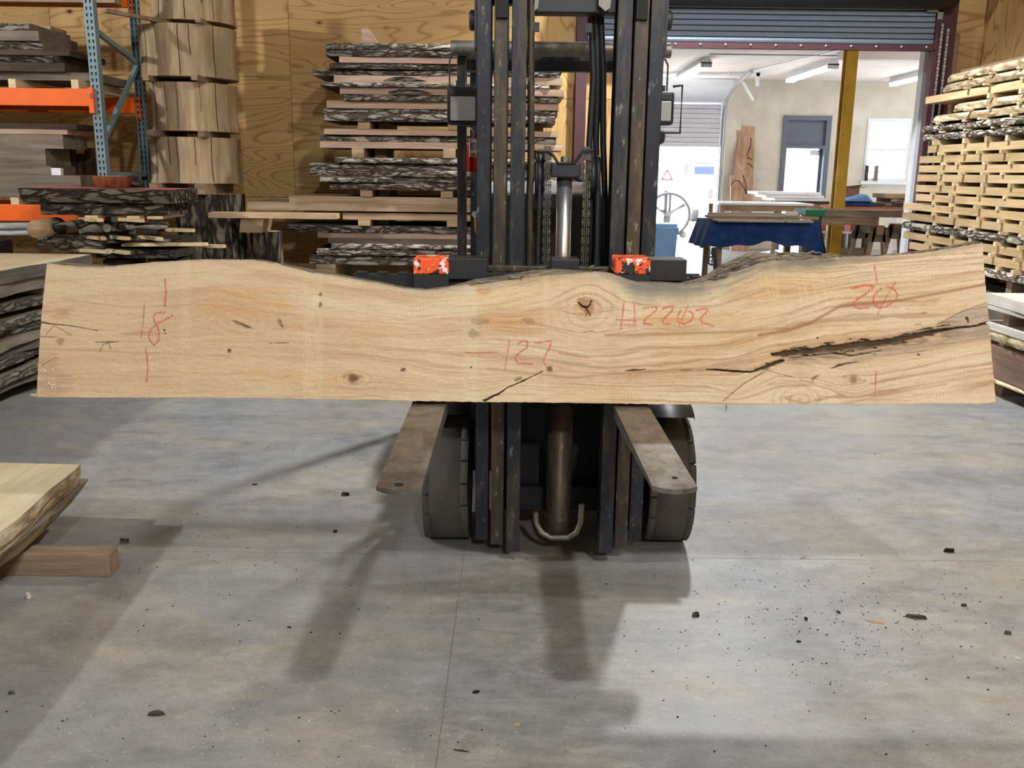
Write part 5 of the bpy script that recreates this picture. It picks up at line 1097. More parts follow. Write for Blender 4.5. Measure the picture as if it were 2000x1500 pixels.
for k, (z1, z0, lab, mt, ed, yend) in enumerate(lays):
    o = board(FL, 3.6, yend, 1.25, z0, z1, mt, lab, 'slabs in the aisle-side left stack', ed, 700+k, .05, .008, N=30)
    if k == 0:
        mb = MB(); mb.grid([[(XL+wob(700, s, .05)-.012, s, z1+.0012), (XL-1.24, s, z1+.0012)] for s in [3.61+(7.14-3.61)*i_/40 for i_ in range(41)]], False); obj('top_face', mb, M['pale_y'], o, label='pale freshly planed top face')
        # spacer to second is tight
    if pv is not None and pv-z1 > .02:
        for j, s in enumerate((4.2, 5.55, 6.5)):
            h = pv-z1
            w = obj('spacer_stick', MB().box(XL-1.1, XL+.03+.03*(j % 2), s-.03, s+.03, z1+.001, pv-.001), M['stick']); tag(w, f'pale spacer {["nearest the camera", "in the middle", "at the far end"][j]} above the {ORD[k] if k else "top"} slab of the left stack', 'spacer')
    pv = z0
for j, s in enumerate((4.1, 5.3, 6.5)):
    tag(obj('bearer', MB().box(XL-1.2, XL-.04, s-.045, s+.045, 0, .089), M['oak']), f'{["near", "middle", "far"][j]} floor bearer under the left stack', 'bearer')
# ---- two thick slabs on a bearer in the left foreground
zf = .0
tA = WZ(157, 907, .30)
XF = -1.80
bt = obj('bearer', MB().box(-2.95, WZ(221, 1121, 0).x, 3.24, 3.33, .0, .09), M['oak'], bevel=.003); tag(bt, 'square oak bearer under the foreground slabs, end facing the aisle', 'bearer')
bt2 = obj('bearer', MB().box(-2.95, -2.1, 1.7, 1.79, .0, .09), M['oak'], bevel=.003); tag(bt2, 'second bearer under the foreground slabs, out toward the viewer', 'bearer')
def fslab(z0, z1, outl, lab, mt_top, mt_edge, lean):
    n = len(outl); mb = MB()
    tp = [(x, y, z1) for x, y in outl]; bo = [(x+lean*(1 if 0 < i < n-1 else 0), y, z0) for i, (x, y) in enumerate(outl)]
    mb.add(tp, [tuple(range(n))]); mb.add(bo, [tuple(range(n))[::-1]])
    o = obj('live_edge_board', mb, M[mt_top]); tag(o, lab, 'slab', None, 'thing')
    rows = []
    r = hsh(lab)
    for i in range(n-1):
        for j in range(5):
            t = j/5; rows.append([tuple(Vector(bo[i]).lerp(Vector(bo[i+1]), t).lerp(Vector(tp[i]).lerp(Vector(tp[i+1]), t), s)+Vector((.008*math.sin(s*3.1)*r.uniform(.6, 1.2), 0, 0))) for s in (0, .33, .66, 1)])
    rows.append([bo[-1], tuple(Vector(bo[-1]).lerp(Vector(tp[-1]), .33)), tuple(Vector(bo[-1]).lerp(Vector(tp[-1]), .66)), tp[-1]])
    obj('live_edge', MB().grid(rows, False), M[mt_edge], o); return o
e1 = [(p.x, p.y) for p in (WZ(x, y, .30) for x, y in ((0, 1040), (30, 1018), (60, 991), (95, 958), (125, 935), (145, 919), (157, 907)))]
e1 = [(-1.78, .9), (-1.70, 1.6), (-1.70, 2.4)]+e1+[(-2.9, e1[-1][1]+.03)]
fslab(.21, .30, e1+[(-2.9, .9)], 'upper thick pale slab lying in the left foreground', 'pale_y', 'edge_y', -.02)
e2 = [(p.x, p.y) for p in (WZ(x, y, .205) for x, y in ((0, 1076), (40, 1052), (80, 1026), (120, 990), (150, 960), (173, 935)))]
e2 = [(-1.80, .85), (-1.68, 1.6), (-1.68, 2.4)]+e2+[(-2.9, e2[-1][1]+.06)]
fslab(.091, .205, e2+[(-2.9, .85)], 'lower foreground slab with dark bark edge, on the oak bearer', 'grey_y', 'edge_y', -.09)
# ---- tall stack along the right wall
XS = 4.06
FRR = frameY(XS, -1)
RSTK = [((1818, 166), 112, 130, 'live', 'bone-white live-edge slab on top'), ((1810, 174), 133, 150, 'live', 'mottled live-edge slab'), ((1807, 192), 153, 171, 'tan', 'clean tan board'), ((1832, 218), 177, 193, 'live', 'round-tipped live-edge slab'), ((1825, 229), 201, 220, 'barkl', 'brown barky slab'), ((1804, 248), 225, 242, 'bark', 'black and white peeling-bark slab'), ((1806, 264), 245, 262, 'bark', 'dark shaggy-bark slab'), ((1812, 285), 274, 294, 'tan', 'orange-tan board'), ((1796, 304), 299, 316, 'tan', 'tan board with chipped end'), ((1795, 323), 321, 338, 'tan', 'even tan board'), ((1792, 341), 342, 360, 'tan', 'honey-coloured board'), ((1789, 360), 369, 387, 'tan', 'greyish tan board'), ((1788, 378), 391, 407, 'tan', 'straight tan board'), ((1765, 396), 415, 434, 'tan', 'long grey-tan board'), ((1762, 415), 440, 458, 'tan', 'long yellow-tan board'), ((1762, 431), 464, 480, 'grey', 'grey waney slab'), ((1764, 452), 488, 506, 'tan', 'orange streaked board'), ((1776, 476), 510, 526, 'tan', 'cream board'), ((1780, 492), 540, 557, 'grey', 'grey bark-edged bottom slab')]
info = []; lastz = None
for k, ((xl_p, yl_p), yr0, yr1, kind, desc) in enumerate(RSTK):
    # face height at mid length
    xm_ = 1905; t = (xm_-xl_p)/(2000-xl_p); z1 = WX(xm_, yl_p+(yr0-yl_p)*t, XS).z
    th = .066 if kind != 'bark' else .062
    info.append([z1, th, WX(xl_p, yl_p+6, XS).y, kind, desc])
for k in range(len(info)-2, -1, -1):     # stack upward with at least 18 mm between layers
    lo = info[k+1][0]; info[k][0] = max(info[k][0], lo+info[k][1]+.018)
for k, (z1, th, yend, kind, desc) in enumerate(info):
    mt = {'live': 'tan_y', 'tan': 'tan_y', 'barkl': 'grey_y', 'bark': 'greyd_y', 'grey': 'grey_y'}[kind]
    ed = {'live': 'edge_y', 'barkl': 'edge_y', 'bark': 'bark_y', 'grey': 'bark_y'}.get(kind)
    r = hsh('rt', k)
    board(FRR, 6.3, yend, .5, z1-th, z1, mt, f'{desc}, {ORD[k] if k else "topmost"} from the top of the tall right-hand stack', 'boards in the tall right-hand stack', ed, 800+k, .02 if ed else .004, .006 if ed else .0, taper=-.5 if kind == 'live' else 0, N=26, name='live_edge_board' if ed else 'sawn_board', cat='slab' if ed else 'board', rough=1.6 if kind == 'bark' else .8)
    info[k].append(z1-th)
sb = None; ns_ = 0
for k in range(len(info)-1):
    ztop, zbot = info[k][5], info[k+1][0]; h = ztop-zbot-.002
    for j in range(6):
        r = hsh('rs', k, j); s = 6.95+.42*j+r.uniform(-.1, .1)
        if s > min(info[k][2], info[k+1][2])-.12-(.45 if info[k][3] == 'live' or info[k+1][3] == 'live' else 0): continue
        pr = r.uniform(.0, .05)
        hh = min(h, .045)
        if sb is None or True:
            o = obj('spacer_stick', MB().box(XS-.012-pr, XS+.4, s-.02, s+.02, zbot+.001, ztop-.001), M['stick'])
        tag(o, f'spacer stick, {"first second third fourth fifth sixth".split()[j]} from near end, under the {ORD[k]} board of the tall right stack', 'spacer', 'spacer sticks in the tall right-hand stack'); ns_ += 1
zb_ = info[-1][5]
# squared timber on the very top, against the wall
z0 = info[0][0]+.002
o = board(frameY(XS+.32, -1), 6.3, WX(1874, 125, XS+.3).y, .14, z0, z0+.09, 'pink_y', 'squared pinkish timber on top of the tall right-hand stack', None, None, 850, .002, .0, name='timber', cat='timber')
# bearers and lower dark bundle
for j, s in enumerate((6.6, 7.6, 8.6)):
    tag(obj('bearer', MB().box(XS+.03, XS+.45, s-.045, s+.045, zb_-.13, zb_-.001), M['oak']), f'{["near", "middle", "far"][j]} bearer beneath the tall right-hand stack', 'bearer')
zz_ = zb_-.131; k = 0
while zz_ > .2:
    h = .12; k += 1
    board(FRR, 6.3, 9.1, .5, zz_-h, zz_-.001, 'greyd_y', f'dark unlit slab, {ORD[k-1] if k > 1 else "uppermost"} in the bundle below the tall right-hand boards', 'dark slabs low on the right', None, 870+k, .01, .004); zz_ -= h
tag(obj('bearer', MB().box(XS+.05, XS+.45, 6.5, 6.6, 0, zz_-.001).box(XS+.05, XS+.45, 8.6, 8.7, 0, zz_-.001), M['oak']), 'floor timbers under the dark bundle on the right', 'bearer')
# ---- nearer right stack
XN = 3.44; FN = frameY(XN, -1)
ZN = WX(1928, 573, XN).z
def nb_(z1, z0, lab, mt, ed=None, ye=6.72, amp=.015, dep=.54, **kw): return board(FN, 3.9, ye, dep, z0, z1, mt, lab, None, ed, int(z1*1000), amp, .003, N=24, **kw)
nb_(ZN, ZN-.075, 'bleached flat-topped slab on the nearer right stack', 'white_y')
nb_(ZN-.08, ZN-.105, 'thin pale board right under the bleached slab', 'white_y', amp=.008, name='sawn_board', cat='board')
nb_(ZN-.2, ZN-.245, 'narrow whitish plank below the gap in the nearer right stack', 'white_y', amp=.006, dep=.3, name='sawn_board', cat='board')
nb_(ZN-.25, ZN-.315, 'tan round-edged slab in the nearer right stack', 'tan_y', 'edge_y')
nb_(ZN-.345, ZN-.57, 'deep pinkish brown beam in the nearer right stack', 'pink_y', amp=.01, name='beam_timber', cat='timber')
nb_(ZN-.574, ZN-.605, 'pale waney board under the deep pinkish beam', 'tan_y', 'edge_y', amp=.02)
for j, s in enumerate((4.6, 5.6, 6.45)):
    nm = ['near', 'middle', 'far'][j]
    tag(obj('spacer_block', MB().box(XN+.04, XN+.5, s-.04, s+.04, ZN-.199, ZN-.106), M['oak']), f'{nm} dark spacer in the open gap of the nearer right stack', 'spacer')
    tag(obj('spacer_stick', MB().box(XN+.03, XN+.5, s-.03, s+.03, ZN-.344, ZN-.316), M['stick']), f'{nm} stick over the deep pinkish beam', 'spacer')
    if ZN-.606 > .02: tag(obj('bearer', MB().box(XN+.05, XN+.5, s-.06, s+.06, 0, ZN-.606), M['oak']), f'{nm} floor bearer under the nearer right stack', 'bearer')
tag(obj('wood_offcut', MB().prism([(5.88, ZN-.199), (5.98, ZN-.199), (5.98, ZN-.185), (5.9, ZN-.185), (5.9, ZN-.165), (5.96, ZN-.165), (5.96, ZN-.155), (5.88, ZN-.155)], XN+.03, XN+.08, 'X'), M['white']), 'small white notched offcut on the narrow plank of the nearer right stack', 'offcut')
# ------------------------------------------------------------------ the back shop
def table(name, lab, Y, dep, xa, xb, zt, th, mt, legs=True, lm='saw_pale_x'):
    t = thing(name, lab, 'table', ((xa+xb)/2, Y+dep/2, 0))
    obj('table_top', MB().box(xa, xb, Y, Y+dep, zt-th, zt), M[mt], t, bevel=.004)
    for x in (xa+.08, xb-.08):
        for y in (Y+.08, Y+dep-.08): obj('leg', MB().box(x-.035, x+.035, y-.035, y+.035, 0, zt-th), M[lm], t)
    obj('apron', MB().box(xa+.08, xb-.08, Y+.06, Y+.09, zt-th-.1, zt-th), M[lm], t)
    return t
# white table
YW = 16.0; z = W(1480, 397, YW).z
table('work_table', 'white topped work table in front of the leaning slab', YW, 1.1, W(1404, 397, YW).x, W(1590, 397, YW).x, z, .035, 'white')
tz = z
# stacked white panels farther right, on a table
YW2 = 17.4; z = W(1560, 393, YW2).z; xa, xb = W(1535, 390, YW2).x, W(1621, 390, YW2).x
table('work_table', 'brown topped table by the grey door holding white panels', YW2, 1.0, xa, xb, z, .05, 'saw_dark_x')
for k in range(3):
    tag(obj('white_panel', MB().box(xa-.2-.15*k, xb-.05-.04*k, YW2+.02+.05*k, YW2+.9, z+.002+.055*k, z+.05+.055*k), M['white']), f'{["lowest", "middle", "uppermost"][k]} white panel piled on the table by the grey door', 'panel', 'white panels')
# leaning live-edge slab on the far wall
ys_ = 18.9
out = [(1448, 243), (1487, 246), (1480, 330), (1475, 378), (1470, 400), (1432, 400), (1433, 343), (1442, 340), (1446, 300), (1452, 270)]
pts = [W(x, y, ys_) for x, y in out]
n = len(pts); mb = MB()
zt_, zb2 = pts[0].z, min(p.z for p in pts)
lean_ = lambda p: ys_+.35-.55*(zt_-p.z)/(zt_)
bottom = [(p.x, p.z if p.z > zb2+.01 else .0) for p in pts]
fr_ = [(x, 19.40-.55*(zt_-z)/zt_, z) for x, z in bottom]; bk_ = [(x, y+.06, z) for x, y, z in fr_]
mb.add(fr_+bk_, [tuple(range(n)), tuple(range(2*n-1, n-1, -1))]+[(k, n+k, n+(k+1) % n, (k+1) % n) for k in range(n)])
M['red_z'] = wood('reddish slab', srgb(216, 180, 152), srgb(176, 132, 104), 'Z', 12)
ls = obj('live_edge_board', mb, M['red_z']); tag(ls, 'tall reddish live-edge slab leaning on the cream block wall', 'slab', None, 'thing')
yy = lambda z: 19.40-.55*(zt_-z)/zt_-.008
for path in (((1478, 268), (1476, 285), (1468, 300), (1470, 310)), ((1470, 308), (1478, 312)), ((1466, 319), (1474, 321), (1477, 327)), ((1433, 362), (1441, 352), (1450, 354), (1458, 366), (1463, 380)), ((1458, 342), (1462, 360), (1464, 378))):
    P_ = [W(x, y, ys_) for x, y in path]; obj('crack', MB().tube([(p.x, yy(p.z)+.004, p.z) for p in P_], .009, 5), M['saw_dark_x'], ls)
# front workbench with blue blanket
YB1 = 12.6; zt = W(1480, 431, YB1).z; xa, xb = W(1398, 431, YB1).x, W(1592, 431, YB1).x
wbn = table('workbench', 'workbench draped with a navy blanket, in the far shop', YB1, 1.0, xa, xb, zt-.02, .05, 'oak', lm='oak')
bl = []
for k in range(41):
    t = k/40; x = xa-.06+(xb-xa+.12)*t; row = []
    drop = .30+.03*math.sin(t*9)+(.16*(max(0, t-.86)/.14))+.05*math.sin(t*21)*.4
    for j in range(9):
        u = j/8; f_ = .03*math.sin(t*30+u*2)*u+.02*math.sin(t*13)*u
        row.append((x+(.12*max(0, t-.9)*10*u*.5 if t > .9 else 0)-(.12*(max(0, .1-t)/.1)*u), YB1-.04-f_-.05*u, zt-.015-drop*u))
    row.insert(0, (x, YB1+.98, zt-.015)); bl.append(row)
mb = MB(); mb.grid(bl)
lft = [[(xa-.06-.10*u-.02*math.sin(k*.9)*u, YB1-.04+1.0*k/16, zt-.015-.36*u) for u in (0, .25, .5, .75, 1)] for k in range(17)]; mb.grid(lft)
rgt = [[(xb+.06+.12*u+.02*math.sin(k*.9)*u, YB1-.04+1.0*k/16, zt-.015-.42*u) for u in (0, .25, .5, .75, 1)] for k in range(17)]; mb.grid(rgt)
tag(obj('moving_blanket', mb, M['cloth_blue']), 'navy blue blanket hanging over the workbench edges', 'blanket')
zt2 = zt-.012
# panels on the bench
for k, (a, b, y0, y1, lab) in enumerate(((1402, 1505, 436, 440, 'primed grey panel at the left front edge of the workbench'), (1505, 1533, 437, 441, 'small rounded panel in the middle of the workbench front'), (1537, 1590, 437, 441, 'primed grey panel at the right front edge of the workbench'))):
    p, q = W(a, y0, YB1-.25), W(b, y0, YB1-.25)
    o = obj('door_panel', MB().box(p.x, q.x, YB1-.24, YB1+.12, zt2+.001, zt2+.03), M['grey_mdf'], bevel=.008); tag(o, lab, 'panel', 'panels on the workbench')
p, q = W(1383, 428, YB1+.2), W(1590, 428, YB1+.2)
tag(obj('long_board', MB().box(p.x, q.x+.05, YB1+.15, YB1+.45, zt2+.031, zt2+.065), M['saw_pale_x']), 'long pale board reaching from the workbench to the sawhorse', 'board')
for k, (a, b) in enumerate(((1425, 1483), (1484, 1552))):
    p, q = W(a, 420, YB1+.6), W(b, 420, YB1+.6); tag(obj('door_panel', MB().box(p.x, q.x, YB1+.47, YB1+.95, zt2+.032, zt2+.055), M['grey_mdf']), f'{["left", "right"][k]} wide grey panel lying at the back of the workbench', 'panel', 'panels on the workbench')
p, q = W(1385, 414, YB1+.98), W(1562, 414, YB1+.98); tag(obj('long_board', MB().box(p.x, q.x, YB1+.96, YB1+1.1, zt2+.03, zt2+.07), M['grey_mdf']), 'narrow grey board along the far side of the workbench', 'board')
p = W(1547, 420, YB1+.4); tag(obj('sander', MB().box(p.x-.1, p.x+.05, YB1+.3, YB1+.42, zt2+.066, zt2+.12).lathe([(0, zt2+.066), (.05, zt2+.066), (.055, zt2+.11), (0, zt2+.13)], (p.x+.02, YB1+.36, 0), 'Z', 14), M['white'], bevel=.01), 'small white hand tool lying on the workbench', 'tool')
# leaning leg with caster
p = W(1398, 450, YB1-.3)
cr = thing('roller_stand', 'steel roller stand with spoked caster left of the workbench', 'stand', (p.x, YB1-.2, 0))
pz = W(1392, 510, YB1-.25)
obj('post', MB().bar((p.x, YB1-.2, pz.z+.08), (p.x+.01, YB1-.2, zt-.35), .06, .06), M['frame_black'], cr)
cz_ = pz.z
obj('caster', MB().tube([(pz.x+.055*math.cos(t), YB1-.2, cz_+.055*math.sin(t)) for t in [k*.5236 for k in range(13)]], .012, 6).bar((pz.x-.055, YB1-.2, cz_), (pz.x+.055, YB1-.2, cz_), .01, .01).bar((pz.x, YB1-.2, cz_-.055), (pz.x, YB1-.2, cz_+.1), .01, .01), M['black'], cr)
obj('foot', MB().bar((p.x+.02, YB1-.2, pz.z+.12), (p.x+.08, YB1-.2, .0), .05, .05).box(p.x-.1, p.x+.2, YB1-.35, YB1-.05, 0, .02), M['frame_black'], cr)
# beam slab with green end on sawhorses
YS1 = 12.9; zt3 = W(1680, 411, YS1).z; zb3 = W(1680, 424, YS1).z; xa, xb = W(1574, 418, YS1).x, W(1800, 418, YS1).x
o = board(frameX(YS1), xa+.26, xb, .55, zb3, zt3, 'saw_grey_x', 'thick grey waney slab with green painted end on sawhorses', None, None, 900, .03, .02)
obj('sealed_end', MB().box(xa, xa+.262, YS1-.012, YS1+.55, zb3, zt3), M['green_end'], o, bevel=.01, label='green sealed end')
p, q = W(1560, 433, YS1-.1), W(1722, 433, YS1-.1)
tag(obj('long_board', MB().box(W(1592, 430, YS1).x+1.0 if False else p.x+.35, q.x, YS1+.0, YS1+.5, zb3-.11, zb3-.002), M['oak']), 'brown plank under the green-ended slab', 'board')
def sawhorse(px, lab, Y):
    x = W(px, 440, Y).x; zt_ = zb3-.112
    t = thing('sawhorse', lab, 'sawhorse', (x, Y+.3, 0))
    obj('beam', MB().box(x-.05, x+.05, Y-.1, Y+.7, zt_-.12, zt_), M['block'], t)
    for y in (Y-.02, Y+.62):
        for s in (-1, 1): obj('leg', MB().bar((x+s*.05, y, zt_), (x+s*.17, y, 0), .035, .09, (0, 1, 0)), M['block'], t)
        obj('gusset', MB().prism([(x-.1, zt_-.02), (x+.1, zt_-.02), (x+.17, zt_-.22), (x-.17, zt_-.22)], y-.045, y-.02, 'Y'), M['saw_grey_x'], t)
        obj('rung', MB().box(x-.14, x+.14, y-.02, y+.02, .26, .34), M['saw_grey_x'], t)
sawhorse(1715, 'wooden sawhorse nearer the yellow column under the green-ended slab', YS1)
sawhorse(1784, 'wooden sawhorse nearer the right lumber under the green-ended slab', YS1+.02)
# low shelf with coloured panels behind
YQ = 14.4
z0 = W(1660, 484, YQ).z; z1 = W(1660, 456, YQ).z; z2_ = W(1660, 436, YQ).z
sh = thing('panel_rack', 'low rack of dark dividers and white boards behind the yellow column', 'rack', (W(1660, 470, YQ).x, YQ+.4, 0))
xa, xb = W(1592, 470, YQ).x, W(1700, 470, YQ).x
obj('plinth', MB().box(xa, xb, YQ, YQ+.8, 0, z0), M['saw_grey_x'], sh); obj('back', MB().box(xa, xb, YQ+.5, YQ+.8, z0, z1), M['black_dk'], sh); obj('shelf', MB().box(xa, xb, YQ, YQ+.8, z1, z1+.03), M['white'], sh)
for a, b in ((1593, 1597), (1611, 1617), (1636, 1641), (1653, 1657), (1666, 1670), (1673, 1684), (1695, 1700)):
    obj('divider', MB().box(W(a, 470, YQ).x, W(b, 470, YQ).x, YQ+.02, YQ+.5, z0, z1), M['white'], sh)
for a, b, m, lab in ((1594, 1605, 'mint', 'pale grey board'), (1605, 1616, 'terracotta', 'brown board'), (1637, 1650, 'card', 'tan cardboard sleeve'), (1651, 1664, 'pink', 'pink foam board'), (1665, 1690, 'terracotta', 'rust-brown box'), (1691, 1701, 'mint', 'mint green board')):
    tag(obj('boxed_board', MB().box(W(a, 450, YQ).x, W(b, 450, YQ).x-.004, YQ+.05, YQ+.5, z1+.031, z2_+.2), M[m], bevel=.005), f'{lab} standing on the low rack behind the yellow column', 'board')
# blue folded blankets, box and slabs right of the column
YC = 15.6; zc_ = W(1680, 404, YC).z; xa, xb = W(1640, 404, YC).x, W(1800, 404, YC).x
table('work_table', 'table behind the yellow column carrying blue blankets and slabs', YC, 1.0, xa, xb, zc_, .05, 'terracotta', lm='white')
for k, (a, b, y0, y1, m, lab) in enumerate(((1652, 1708, 396, 404, 'cloth_blue', 'dark blue folded blanket at the bottom of the blanket pile'), (1648, 1704, 378, 396, 'cloth_pale', 'faded light blue blanket heaped on the blanket pile'))):
    A, B = W(a, y1, YC+.1), W(b, y0, YC+.1); rows = []
    zbz = zc_+.001+k*.085
    for i in range(17):
        t = i/16; hgt = (.08 if k == 0 else (.02+.14*(t**1.3)*(1 if t < .8 else (1-t)/.2*.9+.1)))
        x = A.x+(B.x-A.x)*t
        rows.append([(x, YC+.08, zbz), (x, YC+.06, zbz+hgt*.5), (x, YC+.12, zbz+hgt*.95+.006*math.sin(i*1.9)), (x, YC+.4, zbz+hgt), (x, YC+.6, zbz+hgt*.7), (x, YC+.62, zbz)])
    mb = MB(); mb.grid(rows); mb.add(rows[0], [tuple(range(6))]); mb.add(rows[-1], [tuple(range(6))[::-1]]); tag(obj('folded_blanket', mb, M[m]), lab, 'blanket')
p, q = W(1645, 386, YC+.75), W(1677, 367, YC+.75)
cb = thing('cardboard_box', 'open cardboard box behind the blue blankets', 'box', ((p.x+q.x)/2, YC+.8, zc_))
obj('box_body', MB().box(p.x, q.x, YC+.7, YC+.95, zc_+.001, q.z), M['card'], cb); obj('flap', MB().bar((p.x, YC+.68, q.z), (q.x, YC+.68, q.z+.03), .18, .008, (0, .3, 1)).bar((q.x, YC+.8, q.z), (q.x+.12, YC+.8, q.z+.02), .2, .008), M['card'], cb)
for k, (a, b, y0, y1, m, lab) in enumerate(((1708, 1800, 397, 404, 'saw_pale_x', 'pale slab lying beside the blue blankets'), (1738, 1800, 389, 397, 'saw_dark_x', 'dark barked slab on the pale slab right of the blankets'), (1730, 1795, 381, 388, 'saw_pale_x', 'uppermost pale slab right of the blankets'))):
    A, B = W(a, y1, YC+.1), W(b, y0, YC+.1); zq0 = zc_+.001+.072*k
    board(frameX(YC+.1), A.x, B.x, .6, zq0, zq0+.07, m, lab, None, 'bark_x' if k < 2 else None, 920+k, .02, .008)
# blue lidded tub
YU = 16.6; A, B = W(1262, 455, YU), W(1325, 455, YU); zr_ = W(1300, 448, YU).z; zt_ = W(1300, 437, YU).z
tb = thing('storage_tub', 'blue lidded plastic tub on the floor by the garage door', 'tub', ((A.x+B.x)/2, YU+.2, 0))
w1, w0 = (B.x-A.x)/2, (B.x-A.x)/2*.86; xm = (A.x+B.x)/2
obj('body', MB().grid([[(xm-w, YU+.2-d, z), (xm+w, YU+.2-d, z), (xm+w, YU+.2+d, z), (xm-w, YU+.2+d, z)] for z, w, d in ((0, w0, .2), (zr_-.06, w1*.93, .24), (zr_-.06, w1*.97, .25), (zr_, w1*.97, .25))], False, True).box(xm-w0, xm+w0, YU, YU+.4, .001, .01), M['bin'], tb)
obj('lid', MB().box(xm-w1, xm+w1, YU-.07, YU+.47, zr_, zr_+.035).box(xm-w1*.93, xm+w1*.93, YU-.03, YU+.43, zr_+.035, zt_), M['bin'], tb, bevel=.015)
# ---- outdoors
tag(obj('ground_yard', MB().box(-40, 60, 19.72, 110, -.2, -.005), M['asphalt'], loc=(0, 40, 0)), kind='structure')
tag(obj('wall_building_far', MB().box(-30, 50, 75, 80, 0, 9), M['white'], loc=(0, 75, 0)), kind='structure')
# big drum fan
YFn = 22.6; c = W(1304, 414, YFn); r_ = (W(1304, 371, YFn).z-W(1304, 457, YFn).z)/2; cz2 = r_+.03
fan = thing('drum_fan', 'large round fan on wheels standing outside the garage door', 'fan', (c.x, YFn, 0))
M['fan_grey'] = plain('fan grey', srgb(48, 50, 54), .5, .2); M['fan_dark'] = plain('fan motor', srgb(88, 84, 86), .5, .2)
obj('drum', MB().lathe([(r_-.055, -.2), (r_, -.2), (r_, .2), (r_-.055, .2), (r_-.055, -.2)], (c.x, YFn, cz2), 'Y', 48), M['fan_grey'], fan)
obj('motor', MB().lathe([(0, -.1), (.07, -.1), (.07, .12), (0, .12)], (c.x, YFn, cz2), 'Y', 20), M['fan_dark'], fan)
obj('motor_post', MB().bar((c.x-.04, YFn+.1, .03), (c.x-.04, YFn+.1, 2*r_+.02), .07, .05).bar((c.x+.06, YFn+.1, .03), (c.x+.06, YFn+.1, 2*r_+.02), .05, .05), M['fan_dark'], fan)
for k in range(3):
    a = R(90+120*k+180); d = Vector((math.cos(a), 0, math.sin(a))); nrm = Vector((-d.z, .6, d.x))
    obj('blade', MB().bar(Vector((c.x, YFn, cz2))+d*.06, Vector((c.x, YFn, cz2))+d*(r_-.07), .13, .01, nrm), M['fan_dark'], fan)
wx = W(1333, 450, YFn).x; obj('wheel', MB().lathe([(0, -.03), (.07, -.03), (.085, -.015), (.085, .015), (.07, .03), (0, .03)], (wx, YFn-.1, .085), 'Y', 20), M['fan_dark'], fan); obj('wheel', MB().lathe([(0, -.03), (.07, -.03), (.085, 0), (.07, .03), (0, .03)], (2*c.x-wx, YFn-.1, .085), 'Y', 20), M['fan_dark'], fan)
obj('axle', MB().bar((2*c.x-wx, YFn-.06, .085), (wx, YFn-.06, .085), .03, .03), M['fan_dark'], fan)
# white truck
YK = 30.0
tk = thing('parked_truck', 'white truck parked outside beyond the garage door', 'truck', (W(1385, 420, YK).x, YK+1, 0))
xa = W(1345, 400, YK).x; zt_ = W(1380, 313, YK).z
zh_ = W(1380, 336, YK).z
obj('body', MB().box(xa+.15, xa+2.2, YK, YK+4.5, .45, zh_-.15).prism([(YK+.9, zh_-.15), (YK+1.2, zt_), (YK+3.2, zt_), (YK+3.3, zh_-.15)], xa+.2, xa+2.1, 'X'), M['white'], tk, bevel=.12)
M['screen'] = plain('windscreen blue', srgb(26, 44, 84), .3, .1)
obj('windscreen', MB().add([(xa+.3, YK+.93, zh_-.08), (xa+2.0, YK+.93, zh_-.08), (xa+1.95, YK+1.17, zt_-.06), (xa+.35, YK+1.17, zt_-.06)], [(0, 1, 2, 3)]), M['screen'], tk)
obj('grille', MB().box(xa+.6, xa+1.75, YK-.02, YK+.02, .75, 1.05), M['fan_dark'], tk)
obj('bumper', MB().box(xa+.1, xa+2.25, YK-.12, YK+.05, .4, .62), M['galv'], tk)
obj('mirror', MB().box(xa-.02, xa+.12, YK+1.0, YK+1.06, zh_-.1, zh_+.25), M['fan_dark'], tk)
for x in (xa+.3, xa+2.0): obj('wheel', MB().lathe([(0, -.12), (.25, -.12), (.38, -.1), (.38, .1), (.25, .12), (0, .12)], (x, YK+.7, .38), 'X', 24), M['fan_dark'], tk)
# red warning sign on a post
YG = 27.0; c = W(1303, 343, YG)
sg = thing('warning_sign', 'red triangle sign on a board outside the garage door', 'sign', (c.x, YG, 0))
obj('post', MB().box(c.x-.05, c.x+.05, YG+.03, YG+.1, 0, c.z-.3), M['fan_grey'], sg)
obj('sign_board', MB().box(c.x-.22, c.x+.18, YG, YG+.03, W(1303, 372, YG).z, c.z+.2), M['white'], sg)
M['sign_red'] = plain('sign red', srgb(220, 50, 60), .5)
mb = MB()
T3 = [(c.x, c.z+.15), (c.x+.15, c.z-.11), (c.x-.15, c.z-.11)]
for k in range(3):
    a, b = T3[k], T3[(k+1) % 3]; mb.bar((a[0], YG-.008, a[1]), (b[0], YG-.008, b[1]), .012, .045, (0, 0, 1) if k == 1 else (1, 0, 0))
obj('triangle_mark', mb, M['sign_red'], sg)
# ------------------------------------------------------------------ floor litter
def chip(px, py, w, ang, mt, lab, h=.012, asp=.4, seed=0):
    p = WZ(px, py, 0); r = hsh(seed, px); n = 9; a0 = R(ang); top, bot = [], []
    for k in range(n):
        t = 2*math.pi*k/n; rr = r.uniform(.75, 1.1); x, y = w*.5*rr*math.cos(t), w*.5*asp*rr*math.sin(t); X, Y = x*math.cos(a0)-y*math.sin(a0), x*math.sin(a0)+y*math.cos(a0)
        bot.append((p.x+X, p.y+Y, .0005)); top.append((p.x+X*.8, p.y+Y*.8, h*r.uniform(.7, 1.1)))
    mb = MB().add(bot+top, [tuple(range(n))[::-1], tuple(range(n, 2*n))]+[(k, (k+1) % n, n+(k+1) % n, n+k) for k in range(n)])
    tag(obj('wood_chip' if mt in ('saw_pale_x', 'saw_pink_x', 'white_y') else 'bark_chip', mb, M[mt]), lab, 'chip')
